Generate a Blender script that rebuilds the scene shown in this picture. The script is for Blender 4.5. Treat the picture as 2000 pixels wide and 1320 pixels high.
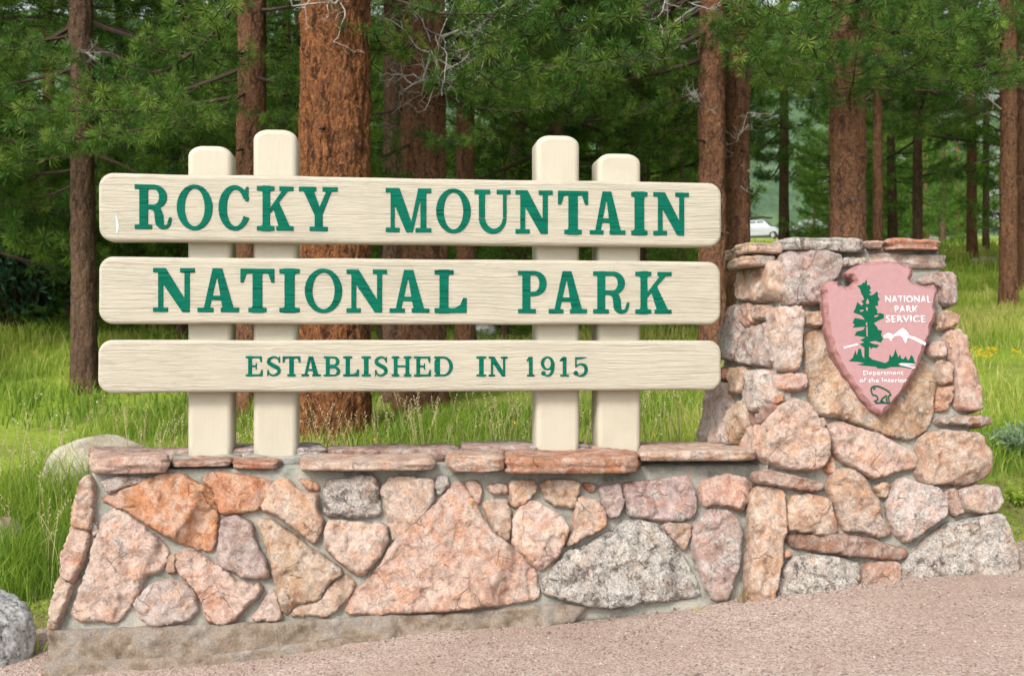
import bpy, bmesh, math, random
import numpy as np
from mathutils import Vector, Matrix, Euler, geometry
from math import radians as R, pi

# ------------------------------------------------------------------ clear, camera, sky, sun, exposure
for o in list(bpy.data.objects):
    bpy.data.objects.remove(o)
scene = bpy.context.scene
COL = scene.collection
rng = np.random.default_rng(11)
random.seed(11)

EYE = 1.6                 # camera height (m); photograph coordinates are in its 2000 x 1320 frame
F = 2222.0                # focal length in those pixels (40 mm on 36 mm)
HV = 670.0                # row of the horizon

cam_d = bpy.data.cameras.new('camera')
cam = bpy.data.objects.new('camera', cam_d)
COL.objects.link(cam)
cam.location = (0, 0, EYE)
cam.rotation_euler = (R(90), 0, 0)
cam_d.lens = 40.0
cam_d.sensor_width = 36.0
cam_d.shift_y = (HV - 660.0) / 2000.0
cam_d.clip_end = 2000
cam_d.dof.use_dof = True
cam_d.dof.focus_distance = 6.7
cam_d.dof.aperture_fstop = 3.5
scene.camera = cam

SUN_EL, SUN_AZ = R(40), R(208)      # azimuth clockwise from +Y: behind the camera, to its left
world = bpy.data.worlds.new('World')
scene.world = world
world.use_nodes = True
wn = world.node_tree
bg = wn.nodes['Background']
sky = wn.nodes.new('ShaderNodeTexSky')
sky.sky_type = 'NISHITA'
sky.sun_disc = False
sky.sun_elevation = SUN_EL
sky.sun_rotation = SUN_AZ
sky.air_density = 1.0
sky.dust_density = 3.0
hs = wn.nodes.new('ShaderNodeHueSaturation')
hs.inputs['Saturation'].default_value = 0.22
wn.links.new(sky.outputs['Color'], hs.inputs['Color'])
wn.links.new(hs.outputs['Color'], bg.inputs['Color'])
bg.inputs['Strength'].default_value = 0.135

sun_d = bpy.data.lights.new('sun', 'SUN')
sun_d.energy = 1.5
sun_d.angle = R(14)
sun_d.color = (1.0, 0.95, 0.87)
sun = bpy.data.objects.new('sun', sun_d)
COL.objects.link(sun)
sdir = Vector((math.sin(SUN_AZ) * math.cos(SUN_EL), math.cos(SUN_AZ) * math.cos(SUN_EL), math.sin(SUN_EL)))
sun.rotation_euler = sdir.to_track_quat('Z', 'Y').to_euler()
sun.location = sdir * 30

scene.render.engine = 'CYCLES'
scene.cycles.use_denoising = True
scene.cycles.max_bounces = 6
scene.cycles.diffuse_bounces = 3
scene.cycles.transmission_bounces = 4
scene.cycles.transparent_max_bounces = 4
scene.view_settings.view_transform = 'Standard'
scene.view_settings.look = 'None'
scene.view_settings.gamma = 1.0
scene.view_settings.use_curve_mapping = False
scene.view_settings.exposure = 1.0

# ------------------------------------------------------------------ helpers
def link(o):
    COL.objects.link(o)
    return o

def tag(o, label=None, cat=None, group=None, kind=None):
    if label: o['label'] = label
    if cat: o['category'] = cat
    if group: o['group'] = group
    if kind or cat: o['kind'] = kind or 'thing'
    return o

def empty(name, loc, rz=0.0):
    o = bpy.data.objects.new(name, None)
    o.empty_display_size = 0.1
    o.location = loc
    o.rotation_euler = (0, 0, rz)
    return link(o)

def put(name, me, parent=None, loc=(0, 0, 0), rot=(0, 0, 0), scale=(1, 1, 1)):
    """link one mesh object; loc is a world point when the parent is an unrotated empty"""
    o = bpy.data.objects.new(name, me)
    link(o)
    o.rotation_euler = rot
    o.scale = scale
    if parent is not None:
        o.parent = parent
        o.location = Vector(loc) - world_loc(parent)
    else:
        o.location = loc
    return o

def world_loc(o):
    v = Vector(o.location)
    p = o.parent
    while p is not None:
        v = v + Vector(p.location)
        p = p.parent
    return v

class MB:
    """collects vertices / polygons from numpy arrays into one mesh"""
    def __init__(self):
        self.v = []; self.n = 0
        self.f = []           # (array (m,k), material index)
        self.t = []           # tint per vertex
    def add(self, verts, faces, mat=0, tint=0.5):
        verts = np.asarray(verts, float).reshape(-1, 3)
        faces = np.asarray(faces, int)
        self.v.append(verts)
        self.f.append((faces + self.n, mat))
        self.t.append(np.broadcast_to(np.asarray(tint, float), (len(verts),)))
        self.n += len(verts)
        return self
    def box(self, c, s, mat=0, rz=0.0, tint=0.5):
        x, y, z = np.array(s) / 2.0
        v = np.array([[-x,-y,-z],[x,-y,-z],[x,y,-z],[-x,y,-z],[-x,-y,z],[x,-y,z],[x,y,z],[-x,y,z]])
        ca, sa = math.cos(rz), math.sin(rz)
        v = np.c_[v[:,0]*ca - v[:,1]*sa, v[:,0]*sa + v[:,1]*ca, v[:,2]] + np.array(c)
        return self.add(v, [[0,3,2,1],[4,5,6,7],[0,1,5,4],[1,2,6,5],[2,3,7,6],[3,0,4,7]], mat, tint)
    def tube(self, pts, radii, sides=6, mat=0, tint=0.5):
        pts = np.asarray(pts, float); n = len(pts)
        radii = np.broadcast_to(np.asarray(radii, float), (n,))
        tan = np.gradient(pts, axis=0)
        tan /= np.linalg.norm(tan, axis=1)[:, None] + 1e-9
        ref = np.array([0, 0, 1.0]) if abs(tan[0][2]) < 0.9 else np.array([1.0, 0, 0])
        a = np.cross(tan, ref); a /= np.linalg.norm(a, axis=1)[:, None] + 1e-9
        b = np.cross(tan, a)
        th = np.linspace(0, 2*pi, sides, endpoint=False)
        v = pts[:, None] + radii[:, None, None] * (np.cos(th)[None, :, None]*a[:, None] + np.sin(th)[None, :, None]*b[:, None])
        i = np.arange(n-1)[:, None]*sides; j = np.arange(sides)[None]; k = (j+1) % sides
        f = np.stack([i+j, i+k, i+sides+k, i+sides+j], -1).reshape(-1, 4)
        self.add(v.reshape(-1, 3), f, mat, tint)
        self.add(v[-1], np.array([np.arange(sides)]), mat, tint)
        self.add(v[0], np.array([np.arange(sides)[::-1]]), mat, tint)
        return self
    def mesh(self, name, mats, smooth=False):
        me = bpy.data.meshes.new(name)
        V = np.concatenate(self.v); T = np.concatenate(self.t)
        loops = np.concatenate([f.ravel() for f, m in self.f])
        sizes = np.concatenate([np.full(len(f), f.shape[1]) for f, m in self.f])
        mi = np.concatenate([np.full(len(f), m) for f, m in self.f])
        starts = np.concatenate([[0], np.cumsum(sizes)[:-1]])
        me.vertices.add(len(V)); me.vertices.foreach_set('co', V.astype(np.float32).ravel())
        me.loops.add(len(loops)); me.loops.foreach_set('vertex_index', loops.astype(np.int32))
        me.polygons.add(len(sizes))
        me.polygons.foreach_set('loop_start', starts.astype(np.int32))
        for m in mats: me.materials.append(m)
        me.update(calc_edges=True)
        me.polygons.foreach_set('material_index', mi.astype(np.int32))
        me.polygons.foreach_set('use_smooth', np.full(len(sizes), bool(smooth)))
        at = me.attributes.new('tint', 'FLOAT', 'POINT')
        at.data.foreach_set('value', T.astype(np.float32))
        me.validate()
        me.update()
        return me

# ---- noise
def _h(i, j, k, s=0):
    n = (i.astype(np.int64)*374761393 + j.astype(np.int64)*668265263 + k.astype(np.int64)*2147483647 + s*974711) & 0xffffffff
    n = ((n ^ (n >> 13)) * 1274126177) & 0xffffffff
    n = ((n ^ (n >> 16)) * 2246822519) & 0xffffffff
    return ((n ^ (n >> 15)) & 0xffffff) / float(0xffffff)

def vnoise(p, seed=0):
    p = np.asarray(p, float)
    i = np.floor(p).astype(np.int64); f = p - i
    f = f*f*f*(f*(f*6-15)+10)
    out = 0
    for a in (0, 1):
        wa = f[..., 0] if a else 1-f[..., 0]
        for b in (0, 1):
            wb = f[..., 1] if b else 1-f[..., 1]
            for c in (0, 1):
                wc = f[..., 2] if c else 1-f[..., 2]
                out = out + wa*wb*wc*_h(i[..., 0]+a, i[..., 1]+b, i[..., 2]+c, seed)
    return out*2-1

def fbm(p, octv=4, seed=0):
    p = np.asarray(p, float); a = 1.0; s = 0; t = 0
    for o in range(octv):
        s = s + a*vnoise(p*(2.03**o) + o*17.3, seed+o); t += a; a *= 0.5
    return s/t

def worley(p, seed=0):
    p = np.asarray(p, float)
    i = np.floor(p).astype(np.int64); f = p - i
    d1 = np.full(p.shape[:-1], 9.0); d2 = d1.copy(); idv = d1*0
    for a in (-1, 0, 1):
        for b in (-1, 0, 1):
            for c in (-1, 0, 1):
                q = i + np.array([a, b, c])
                o = np.stack([_h(q[..., 0], q[..., 1], q[..., 2], seed+m) for m in (1, 2, 3)], -1)
                d = np.linalg.norm(np.array([a, b, c]) + o - f, axis=-1)
                cid = _h(q[..., 0], q[..., 1], q[..., 2], seed+4)
                near = d < d1
                d2 = np.where(near, d1, np.minimum(d2, d))
                idv = np.where(near, cid, idv)
                d1 = np.where(near, d, d1)
    return d1, d2, idv

# ---- picture point -> point in the place
def ray(u, v):
    return np.array([(u-1000.0)/F, 1.0, -(v-HV)/F])

EYEV = np.array([0, 0, EYE])

class Plane:
    """a plane in the place with axes e1 (along), e2 (up) and normal n towards the viewer"""
    def __init__(self, p0, e1, e2):
        self.p0 = np.array(p0, float)
        e1 = np.array(e1, float); e1 /= np.linalg.norm(e1)
        e2 = np.array(e2, float); e2 -= e1*np.dot(e1, e2); e2 /= np.linalg.norm(e2)
        self.e1, self.e2 = e1, e2
        self.n = np.cross(e1, e2)
    def hit(self, u, v):
        d = ray(u, v)
        t = np.dot(self.p0-EYEV, self.n)/np.dot(d, self.n)
        return EYEV + t*d
    def st(self, u, v):
        q = self.hit(u, v)-self.p0
        return np.array([np.dot(q, self.e1), np.dot(q, self.e2)])
    def poly(self, pts):
        return np.array([self.st(u, v) for u, v in pts])
    def world(self, s, t, h=0):
        s = np.asarray(s)[..., None]; t = np.asarray(t)[..., None]; h = np.asarray(h)[..., None]
        return self.p0 + s*self.e1 + t*self.e2 + h*self.n

YAW = 0.114
SIGNP = Plane((0, 6.5, EYE), (1, YAW, 0), (0, 0, 1))                 # front of the sign boards
WALLP = Plane((0, 6.12, EYE-1.5), (1, YAW, 0), (0, 0.2, 1))          # battered front of the low wall
PILP = Plane((2.0, 6.30, EYE-1.4), (1, 0.08, 0), (0, 0.14, 1))       # battered front of the pillar

def ground_z(x, y):
    x = np.asarray(x, float); y = np.asarray(y, float)
    a = -1.5 + 0.088*4*np.tanh(x/4)
    t = y-6.2
    up = np.where(t < 21.4, 0.147*t, 3.146+0.098*(t-21.4))
    k = 0.25
    sm = np.where(t < -k, 0.0, np.where(t > k, 1.0, (t+k)/(2*k)))
    g = np.where(t < 0, 0.015*t, up)
    g = g*np.where(t >= 0, np.clip(t/0.8, 0, 1)*0.35+0.65, 1)
    far = np.clip((y-8)/10, 0, 1)
    p = np.stack([x*0.16, y*0.16, x*0], -1)
    a = a - ((0.050*np.clip((-x-0.3)/1.0, 0, 1)-0.034*np.clip((-x-1.5)/0.8, 0, 1))+0.050*np.exp(-((x-0.75)/0.95)**2))*np.clip((7.5-y)/1.2, 0, 1)
    return EYE + a + g + far*0.30*fbm(p, 3, 5) + 0.012*vnoise(np.stack([x*1.3, y*1.3, x*0], -1), 3)

def march(u, v, y0=5.0, y1=160.0):
    d = ray(u, v)
    ys = np.concatenate([np.linspace(y0, 40, 1500), np.linspace(40, y1, 1500)])
    zz = EYE + d[2]*ys; gg = ground_z(d[0]*ys, ys)
    below = np.nonzero(zz <= gg)[0]
    y = ys[below[0]] if len(below) else y1
    return np.array([d[0]*y, y, float(ground_z(d[0]*y, y))])

# ---- 2D polygons
def poly_sdf(P, poly):
    P = np.asarray(P, float); d = np.full(len(P), 1e9); s = np.ones(len(P)); n = len(poly)
    for i in range(n):
        a = poly[i]; b = poly[i-1]
        e = b-a; w = P-a
        t = np.clip((w@e)/(e@e+1e-12), 0, 1)
        q = w - t[:, None]*e
        d = np.minimum(d, (q*q).sum(1))
        c1 = P[:, 1] >= a[1]; c2 = P[:, 1] < b[1]; c3 = e[0]*w[:, 1] > e[1]*w[:, 0]
        flip = (c1 & c2 & c3) | (~c1 & ~c2 & ~c3)
        s = np.where(flip, -s, s)
    return s*np.sqrt(d)           # negative inside

def chaikin(p, q=0.22):
    p = np.asarray(p, float); nx = np.roll(p, -1, 0)
    return np.stack([p*(1-q)+nx*q, p*q+nx*(1-q)], 1).reshape(-1, 2)

def resample(p, step):
    out = []
    for i in range(len(p)):
        a = p[i]; b = p[(i+1) % len(p)]
        n = max(1, int(round(np.linalg.norm(b-a)/step)))
        for k in range(n): out.append(a+(b-a)*k/n)
    return np.array(out)

def area2(p):
    x, y = p[:, 0], p[:, 1]
    return 0.5*np.sum(x*np.roll(y, -1)-np.roll(x, -1)*y)

def tri_fill(B, step, rnd, jitter=0.3):
    """points inside the closed outline B plus its triangulation; the outline keeps its first indices"""
    lo, hi = B.min(0), B.max(0)
    gx = np.arange(lo[0], hi[0], step); gy = np.arange(lo[1], hi[1], step)
    X, Y = np.meshgrid(gx, gy)
    X = X + (np.arange(len(gy)) % 2)[:, None]*step*0.5
    P = np.c_[X.ravel(), Y.ravel()] + rnd.uniform(-jitter, jitter, (X.size, 2))*step
    if len(P):
        P = P[poly_sdf(P, B) < -step*0.55]
    n = len(B)
    A = [Vector(q) for q in np.vstack([B, P])]
    E = [(i, (i+1) % n) for i in range(n)]
    v, e, f, ov, oe, of = geometry.delaunay_2d_cdt(A, E, [], 1, 1e-7)
    return np.array([(q[0], q[1]) for q in v]), np.array([t[:] for t in f if len(t) == 3]), n

def rdp(p, tol):
    """simplify a closed contour"""
    def rec(a, b):
        if b <= a+1: return []
        d = p[b]-p[a]; L = np.hypot(*d)+1e-12
        q = p[a+1:b]-p[a]
        dist = np.abs(d[0]*q[:, 1]-d[1]*q[:, 0])/L
        k = int(dist.argmax())
        if dist[k] < tol: return []
        k += a+1
        return rec(a, k)+[k]+rec(k, b)
    p = np.vstack([p, p[:1]]); m = len(p)//2
    keep = [0]+rec(0, m)+[m]+rec(m, len(p)-1)
    return p[keep]

def contours(Fv, x0, y0, h):
    """closed level-zero contours of a grid field (inside negative)"""
    ny, nx = Fv.shape
    seg = {}
    ins = Fv < 0
    c = ins[:-1, :-1].astype(int)+ins[:-1, 1:]*2+ins[1:, 1:]*4+ins[1:, :-1]*8
    def ept(j, i, e):
        if e == 0: a, b, p, q = Fv[j, i], Fv[j, i+1], (i, j), (i+1, j)
        elif e == 1: a, b, p, q = Fv[j, i+1], Fv[j+1, i+1], (i+1, j), (i+1, j+1)
        elif e == 2: a, b, p, q = Fv[j+1, i], Fv[j+1, i+1], (i, j+1), (i+1, j+1)
        else: a, b, p, q = Fv[j, i], Fv[j+1, i], (i, j), (i, j+1)
        t = a/(a-b)
        return (x0+(p[0]+(q[0]-p[0])*t)*h, y0+(p[1]+(q[1]-p[1])*t)*h)
    def key(j, i, e):
        return {0: (j, i, 0), 1: (j, i+1, 1), 2: (j+1, i, 0), 3: (j, i, 1)}[e]
    T = {1: [(3, 0)], 2: [(0, 1)], 3: [(3, 1)], 4: [(1, 2)], 5: [(3, 0), (1, 2)], 6: [(0, 2)], 7: [(3, 2)],
         8: [(2, 3)], 9: [(2, 0)], 10: [(0, 1), (2, 3)], 11: [(2, 1)], 12: [(1, 3)], 13: [(1, 0)], 14: [(0, 3)]}
    pos = {}
    for j, i in zip(*np.nonzero((c > 0) & (c < 15))):
        for a, b in T[int(c[j, i])]:
            ka, kb = key(j, i, a), key(j, i, b)
            seg[ka] = kb
            pos[ka] = ept(j, i, a); pos[kb] = ept(j, i, b)
    out = []
    while seg:
        k0, k = next(iter(seg.items()))
        del seg[k0]
        loop = [k0]
        while k != k0 and k in seg:
            loop.append(k)
            k = seg.pop(k)
        out.append(np.array([pos[q] for q in loop]))
    return [l for l in out if len(l) > 7]

# ------------------------------------------------------------------ materials
def new_mat(name):
    m = bpy.data.materials.new(name)
    m.use_nodes = True
    nt = m.node_tree
    b = nt.nodes['Principled BSDF']
    return m, nt, b

class NT:
    def __init__(self, nt): self.nt = nt
    def n(self, typ, **kw):
        nd = self.nt.nodes.new(typ)
        for k, v in kw.items():
            if k.startswith('i_'):
                key = k[2:]
                nd.inputs[int(key) if key.isdigit() else key.replace('_', ' ')].default_value = v
            else: setattr(nd, k, v)
        return nd
    def l(self, a, b): self.nt.links.new(a, b)
    def noise(self, vec, scale, detail=5, rough=0.55, dist=0.0):
        nd = self.n('ShaderNodeTexNoise')
        nd.inputs['Scale'].default_value = scale; nd.inputs['Detail'].default_value = detail
        nd.inputs['Roughness'].default_value = rough; nd.inputs['Distortion'].default_value = dist
        if vec is not None: self.l(vec, nd.inputs['Vector'])
        return nd.outputs['Fac']
    def ramp(self, fac, stops):
        nd = self.n('ShaderNodeValToRGB')
        el = nd.color_ramp.elements
        while len(el) > 1: el.remove(el[0])
        el[0].position = stops[0][0]; el[0].color = (*stops[0][1], 1) if not np.isscalar(stops[0][1]) else (stops[0][1],)*3+(1,)
        for p, c in stops[1:]:
            e = el.new(p); e.color = (*c, 1) if not np.isscalar(c) else (c, c, c, 1)
        self.l(fac, nd.inputs['Fac'])
        return nd.outputs['Color']
    def mix(self, fac, a, b, mode='MIX'):
        nd = self.n('ShaderNodeMix', data_type='RGBA', blend_type=mode)
        for s, v in ((nd.inputs[0], fac), (nd.inputs[6], a), (nd.inputs[7], b)):
            if hasattr(v, 'links'): self.l(v, s)
            else: s.default_value = v if np.isscalar(v) else (*v, 1)
        return nd.outputs[2]
    def math(self, op, a, b=None):
        nd = self.n('ShaderNodeMath', operation=op)
        for s, v in ((nd.inputs[0], a), (nd.inputs[1], b)):
            if v is None: continue
            if hasattr(v, 'links'): self.l(v, s)
            else: s.default_value = v
        return nd.outputs[0]
    def map(self, vec, scale=(1, 1, 1), loc=(0, 0, 0), rot=(0, 0, 0)):
        nd = self.n('ShaderNodeMapping')
        nd.inputs['Scale'].default_value = scale; nd.inputs['Location'].default_value = loc; nd.inputs['Rotation'].default_value = rot
        self.l(vec, nd.inputs['Vector'])
        return nd.outputs[0]
    def coord(self, which='Object'):
        return self.n('ShaderNodeTexCoord').outputs[which]
    def shifted(self):
        """object coordinates moved by a different amount on every object"""
        oi = self.n('ShaderNodeObjectInfo')
        c = self.n('ShaderNodeCombineXYZ')
        r = self.math('MULTIPLY', oi.outputs['Random'], 37.0)
        for k in range(3): self.l(r, c.inputs[k])
        a = self.n('ShaderNodeVectorMath', operation='ADD')
        self.l(self.coord('Object'), a.inputs[0]); self.l(c.outputs[0], a.inputs[1])
        return a.outputs[0], oi
    def bump(self, h, dist, strength=1.0, normal=None):
        nd = self.n('ShaderNodeBump')
        nd.inputs['Strength'].default_value = strength; nd.inputs['Distance'].default_value = dist
        self.l(h, nd.inputs['Height'])
        if normal is not None: self.l(normal, nd.inputs['Normal'])
        return nd.outputs[0]

def make_stone_mat():
    m, nt, b = new_mat('fieldstone')
    g = NT(nt)
    vec0, oi = g.shifted()
    # every stone lies with its bedding turned its own way
    rot = g.n('ShaderNodeVectorRotate', rotation_type='AXIS_ANGLE')
    rot.inputs['Axis'].default_value = (0.15, 1, 0.1)
    g.l(vec0, rot.inputs['Vector']); g.l(g.math('MULTIPLY', oi.outputs['Random'], 6.0), rot.inputs['Angle'])
    vec = rot.outputs[0]
    base = oi.outputs['Color']; amt = oi.outputs['Alpha']
    wob = g.n('ShaderNodeTexNoise', i_Scale=6.0, i_Detail=5.0); g.l(vec, wob.inputs['Vector'])
    wsc = g.n('ShaderNodeVectorMath', operation='SCALE'); wsc.inputs['Scale'].default_value = 0.12
    g.l(wob.outputs['Color'], wsc.inputs[0])
    wv = g.n('ShaderNodeVectorMath', operation='ADD'); g.l(vec, wv.inputs[0]); g.l(wsc.outputs[0], wv.inputs[1])
    n1 = g.noise(vec, 5.0, 7, 0.66, 0.5)
    n2 = g.noise(vec, 19.0, 7, 0.74, 0.3)
    n3 = g.noise(vec, 75.0, 5, 0.75)
    n4 = g.noise(vec, 180.0, 3, 0.7)
    warm = g.mix(1.0, base, (1.08, 0.80, 0.58), 'MULTIPLY')
    pale = g.mix(0.55, base, (0.62, 0.52, 0.455))
    deep = g.mix(1.0, base, (0.76, 0.62, 0.56), 'MULTIPLY')
    c = g.mix(g.ramp(n1, [(0.38, 0.0), (0.56, 0.9)]), base, pale)
    c = g.mix(g.ramp(g.noise(vec, 8.5, 6, 0.66, 0.8), [(0.50, 0.0), (0.60, 0.65)]), c, warm)
    c = g.mix(g.ramp(g.noise(g.map(vec, loc=(3, 1, 7)), 11.0, 8, 0.75, 0.5), [(0.50, 0.0), (0.60, 0.75)]), c, deep)
    st = g.noise(g.map(wv.outputs[0], (3, 3, 34)), 1.5, 5, 0.65)
    c = g.mix(g.math('MULTIPLY', g.ramp(st, [(0.36, 1.0), (0.50, 0.0)]), 0.28), c, deep)
    ln = g.noise(vec, 9.0, 9, 0.78, 0.6)
    lf = g.math('MULTIPLY', g.ramp(g.math('ADD', ln, g.math('MULTIPLY', g.math('SUBTRACT', amt, 0.5), 0.24)), [(0.53, 0.0), (0.585, 1.0)]), 0.70)
    c = g.mix(lf, c, g.ramp(n3, [(0.34, (0.20, 0.19, 0.175)), (0.5, (0.44, 0.42, 0.385)), (0.66, (0.64, 0.62, 0.57))]))
    dn = g.noise(vec, 14.0, 10, 0.82, 0.3)
    df = g.math('MULTIPLY', g.ramp(g.math('ADD', dn, g.math('MULTIPLY', g.math('SUBTRACT', amt, 0.5), 0.15)), [(0.585, 0.0), (0.64, 1.0)]), 0.80)
    c = g.mix(df, c, (0.075, 0.060, 0.054))
    on = g.noise(g.map(vec, loc=(5, 9, 2)), 8.0, 6, 0.7)
    c = g.mix(g.ramp(on, [(0.665, 0.0), (0.70, 0.8)]), c, (0.48, 0.29, 0.05))
    c = g.mix(1.0, c, g.ramp(n2, [(0.32, 0.60), (0.5, 1.0), (0.68, 1.25)]), 'MULTIPLY')
    c = g.mix(1.0, c, g.ramp(n3, [(0.34, 0.82), (0.5, 1.0), (0.66, 1.12)]), 'MULTIPLY')
    c = g.mix(1.0, c, g.ramp(n4, [(0.32, 0.78), (0.5, 1.0), (0.68, 1.14)]), 'MULTIPLY')
    vor = g.n('ShaderNodeTexVoronoi', feature='DISTANCE_TO_EDGE', i_Scale=6.5)
    g.l(wv.outputs[0], vor.inputs['Vector'])
    brk = g.ramp(g.noise(vec, 5.0, 4, 0.6), [(0.40, 1.0), (0.46, 0.0)])      # cracks only here and there
    crack = g.math('MULTIPLY', g.ramp(vor.outputs['Distance'], [(0.0, 1.0), (0.016, 0.0)]), brk)
    c = g.mix(g.math('MULTIPLY', crack, 0.55), c, (0.10, 0.075, 0.06))
    g.l(c, b.inputs['Base Color'])
    b.inputs['Roughness'].default_value = 0.92
    b.inputs['Specular IOR Level'].default_value = 0.2
    bb = g.bump(n1, 0.05, 0.5)
    bb = g.bump(n2, 0.024, 0.8, bb)
    bb = g.bump(n3, 0.011, 0.9, bb)
    bb = g.bump(n4, 0.004, 0.8, bb)
    bb = g.bump(st, 0.010, 0.5, bb)
    bb = g.bump(crack, -0.010, 0.8, bb)
    g.l(bb, b.inputs['Normal'])
    return m

def make_rough_mat(name, stops, scale=6.0, fine=90.0, bump=0.01, rough=0.95, coord='Object'):
    m, nt, b = new_mat(name)
    g = NT(nt)
    vec = g.coord(coord)
    n1 = g.noise(vec, scale, 7, 0.65, 0.3); n2 = g.noise(vec, fine, 5, 0.7)
    c = g.ramp(n1, stops)
    c = g.mix(1.0, c, g.ramp(n2, [(0.3, 0.68), (0.5, 1.0), (0.7, 1.2)]), 'MULTIPLY')
    g.l(c, b.inputs['Base Color'])
    b.inputs['Roughness'].default_value = rough
    b.inputs['Specular IOR Level'].default_value = 0.2
    bb = g.bump(n1, bump*3, 0.5); bb = g.bump(n2, bump, 0.8, bb)
    g.l(bb, b.inputs['Normal'])
    return m

def make_paint(name, col, dirt, grain=1.0, lines=0.3, dirt_amt=0.5, upright=False):
    """painted, sand-blasted timber: relief of the grain under the paint"""
    m, nt, b = new_mat(name)
    g = NT(nt)
    vec, oi = g.shifted()
    wn_ = g.n('ShaderNodeTexNoise', i_Scale=2.2, i_Detail=3.0)
    g.l(g.map(vec, (0.6, 1, 1.6)), wn_.inputs['Vector'])
    wob = g.n('ShaderNodeVectorMath', operation='SCALE'); wob.inputs['Scale'].default_value = 0.085
    g.l(wn_.outputs['Color'], wob.inputs[0])
    va = g.n('ShaderNodeVectorMath', operation='ADD')
    g.l(vec, va.inputs[0]); g.l(wob.outputs[0], va.inputs[1])
    gr = g.noise(g.map(va.outputs[0], (60, 60, 1.2) if upright else (1.2, 6, 92)), 1.0, 6, 0.68)
    gr2 = g.noise(g.map(va.outputs[0], (160, 160, 4) if upright else (5, 10, 230)), 1.0, 3, 0.6)
    line = g.ramp(gr, [(0.34, 1.0), (0.44, 0.0)])
    soft = g.noise(vec, 3.0, 5, 0.6)
    c = g.mix(g.math('MULTIPLY', line, lines), col, dirt)
    c = g.mix(g.math('MULTIPLY', g.ramp(soft, [(0.45, 0.0), (0.75, 1.0)]), dirt_amt), c, g.mix(0.5, col, dirt))
    g.l(c, b.inputs['Base Color'])
    b.inputs['Roughness'].default_value = 0.55
    b.inputs['Specular IOR Level'].default_value = 0.35
    bb = g.bump(gr, 0.012*grain, 0.7); bb = g.bump(gr2, 0.004*grain, 0.8, bb)
    g.l(bb, b.inputs['Normal'])
    return m

def make_plain(name, col, rough=0.6, bump=0.0, spec=0.3, metallic=0.0, var=0.15, scale=40.0):
    m, nt, b = new_mat(name)
    g = NT(nt)
    n = g.noise(g.coord('Object'), scale, 5, 0.65)
    c = g.mix(1.0, col, g.ramp(n, [(0.3, 1-var), (0.7, 1+var)]), 'MULTIPLY')
    g.l(c, b.inputs['Base Color'])
    b.inputs['Roughness'].default_value = rough; b.inputs['Specular IOR Level'].default_value = spec
    b.inputs['Metallic'].default_value = metallic
    if bump: g.l(g.bump(n, bump, 0.8), b.inputs['Normal'])
    return m

def make_leaf(name, dark, mid, light, transl=0.35):
    """leaf blades: hue varies from blade to blade (tint) and from plant to plant"""
    m, nt, b = new_mat(name)
    g = NT(nt)
    at = g.n('ShaderNodeAttribute', attribute_name='tint')
    oi = g.n('ShaderNodeObjectInfo')
    t = g.math('ADD', at.outputs['Fac'], g.math('MULTIPLY', g.math('SUBTRACT', oi.outputs['Random'], 0.5), 0.22))
    c = g.ramp(t, [(0.0, dark), (0.5, mid), (1.0, light)])
    g.l(c, b.inputs['Base Color'])
    b.inputs['Roughness'].default_value = 0.6; b.inputs['Specular IOR Level'].default_value = 0.25
    tr = g.n('ShaderNodeBsdfTranslucent')
    g.l(g.mix(1.0, c, (1.15, 1.25, 0.7), 'MULTIPLY'), tr.inputs['Color'])
    mx = g.n('ShaderNodeMixShader'); mx.inputs[0].default_value = transl
    g.l(b.outputs[0], mx.inputs[1]); g.l(tr.outputs[0], mx.inputs[2])
    g.l(mx.outputs[0], nt.nodes['Material Output'].inputs['Surface'])
    return m

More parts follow.
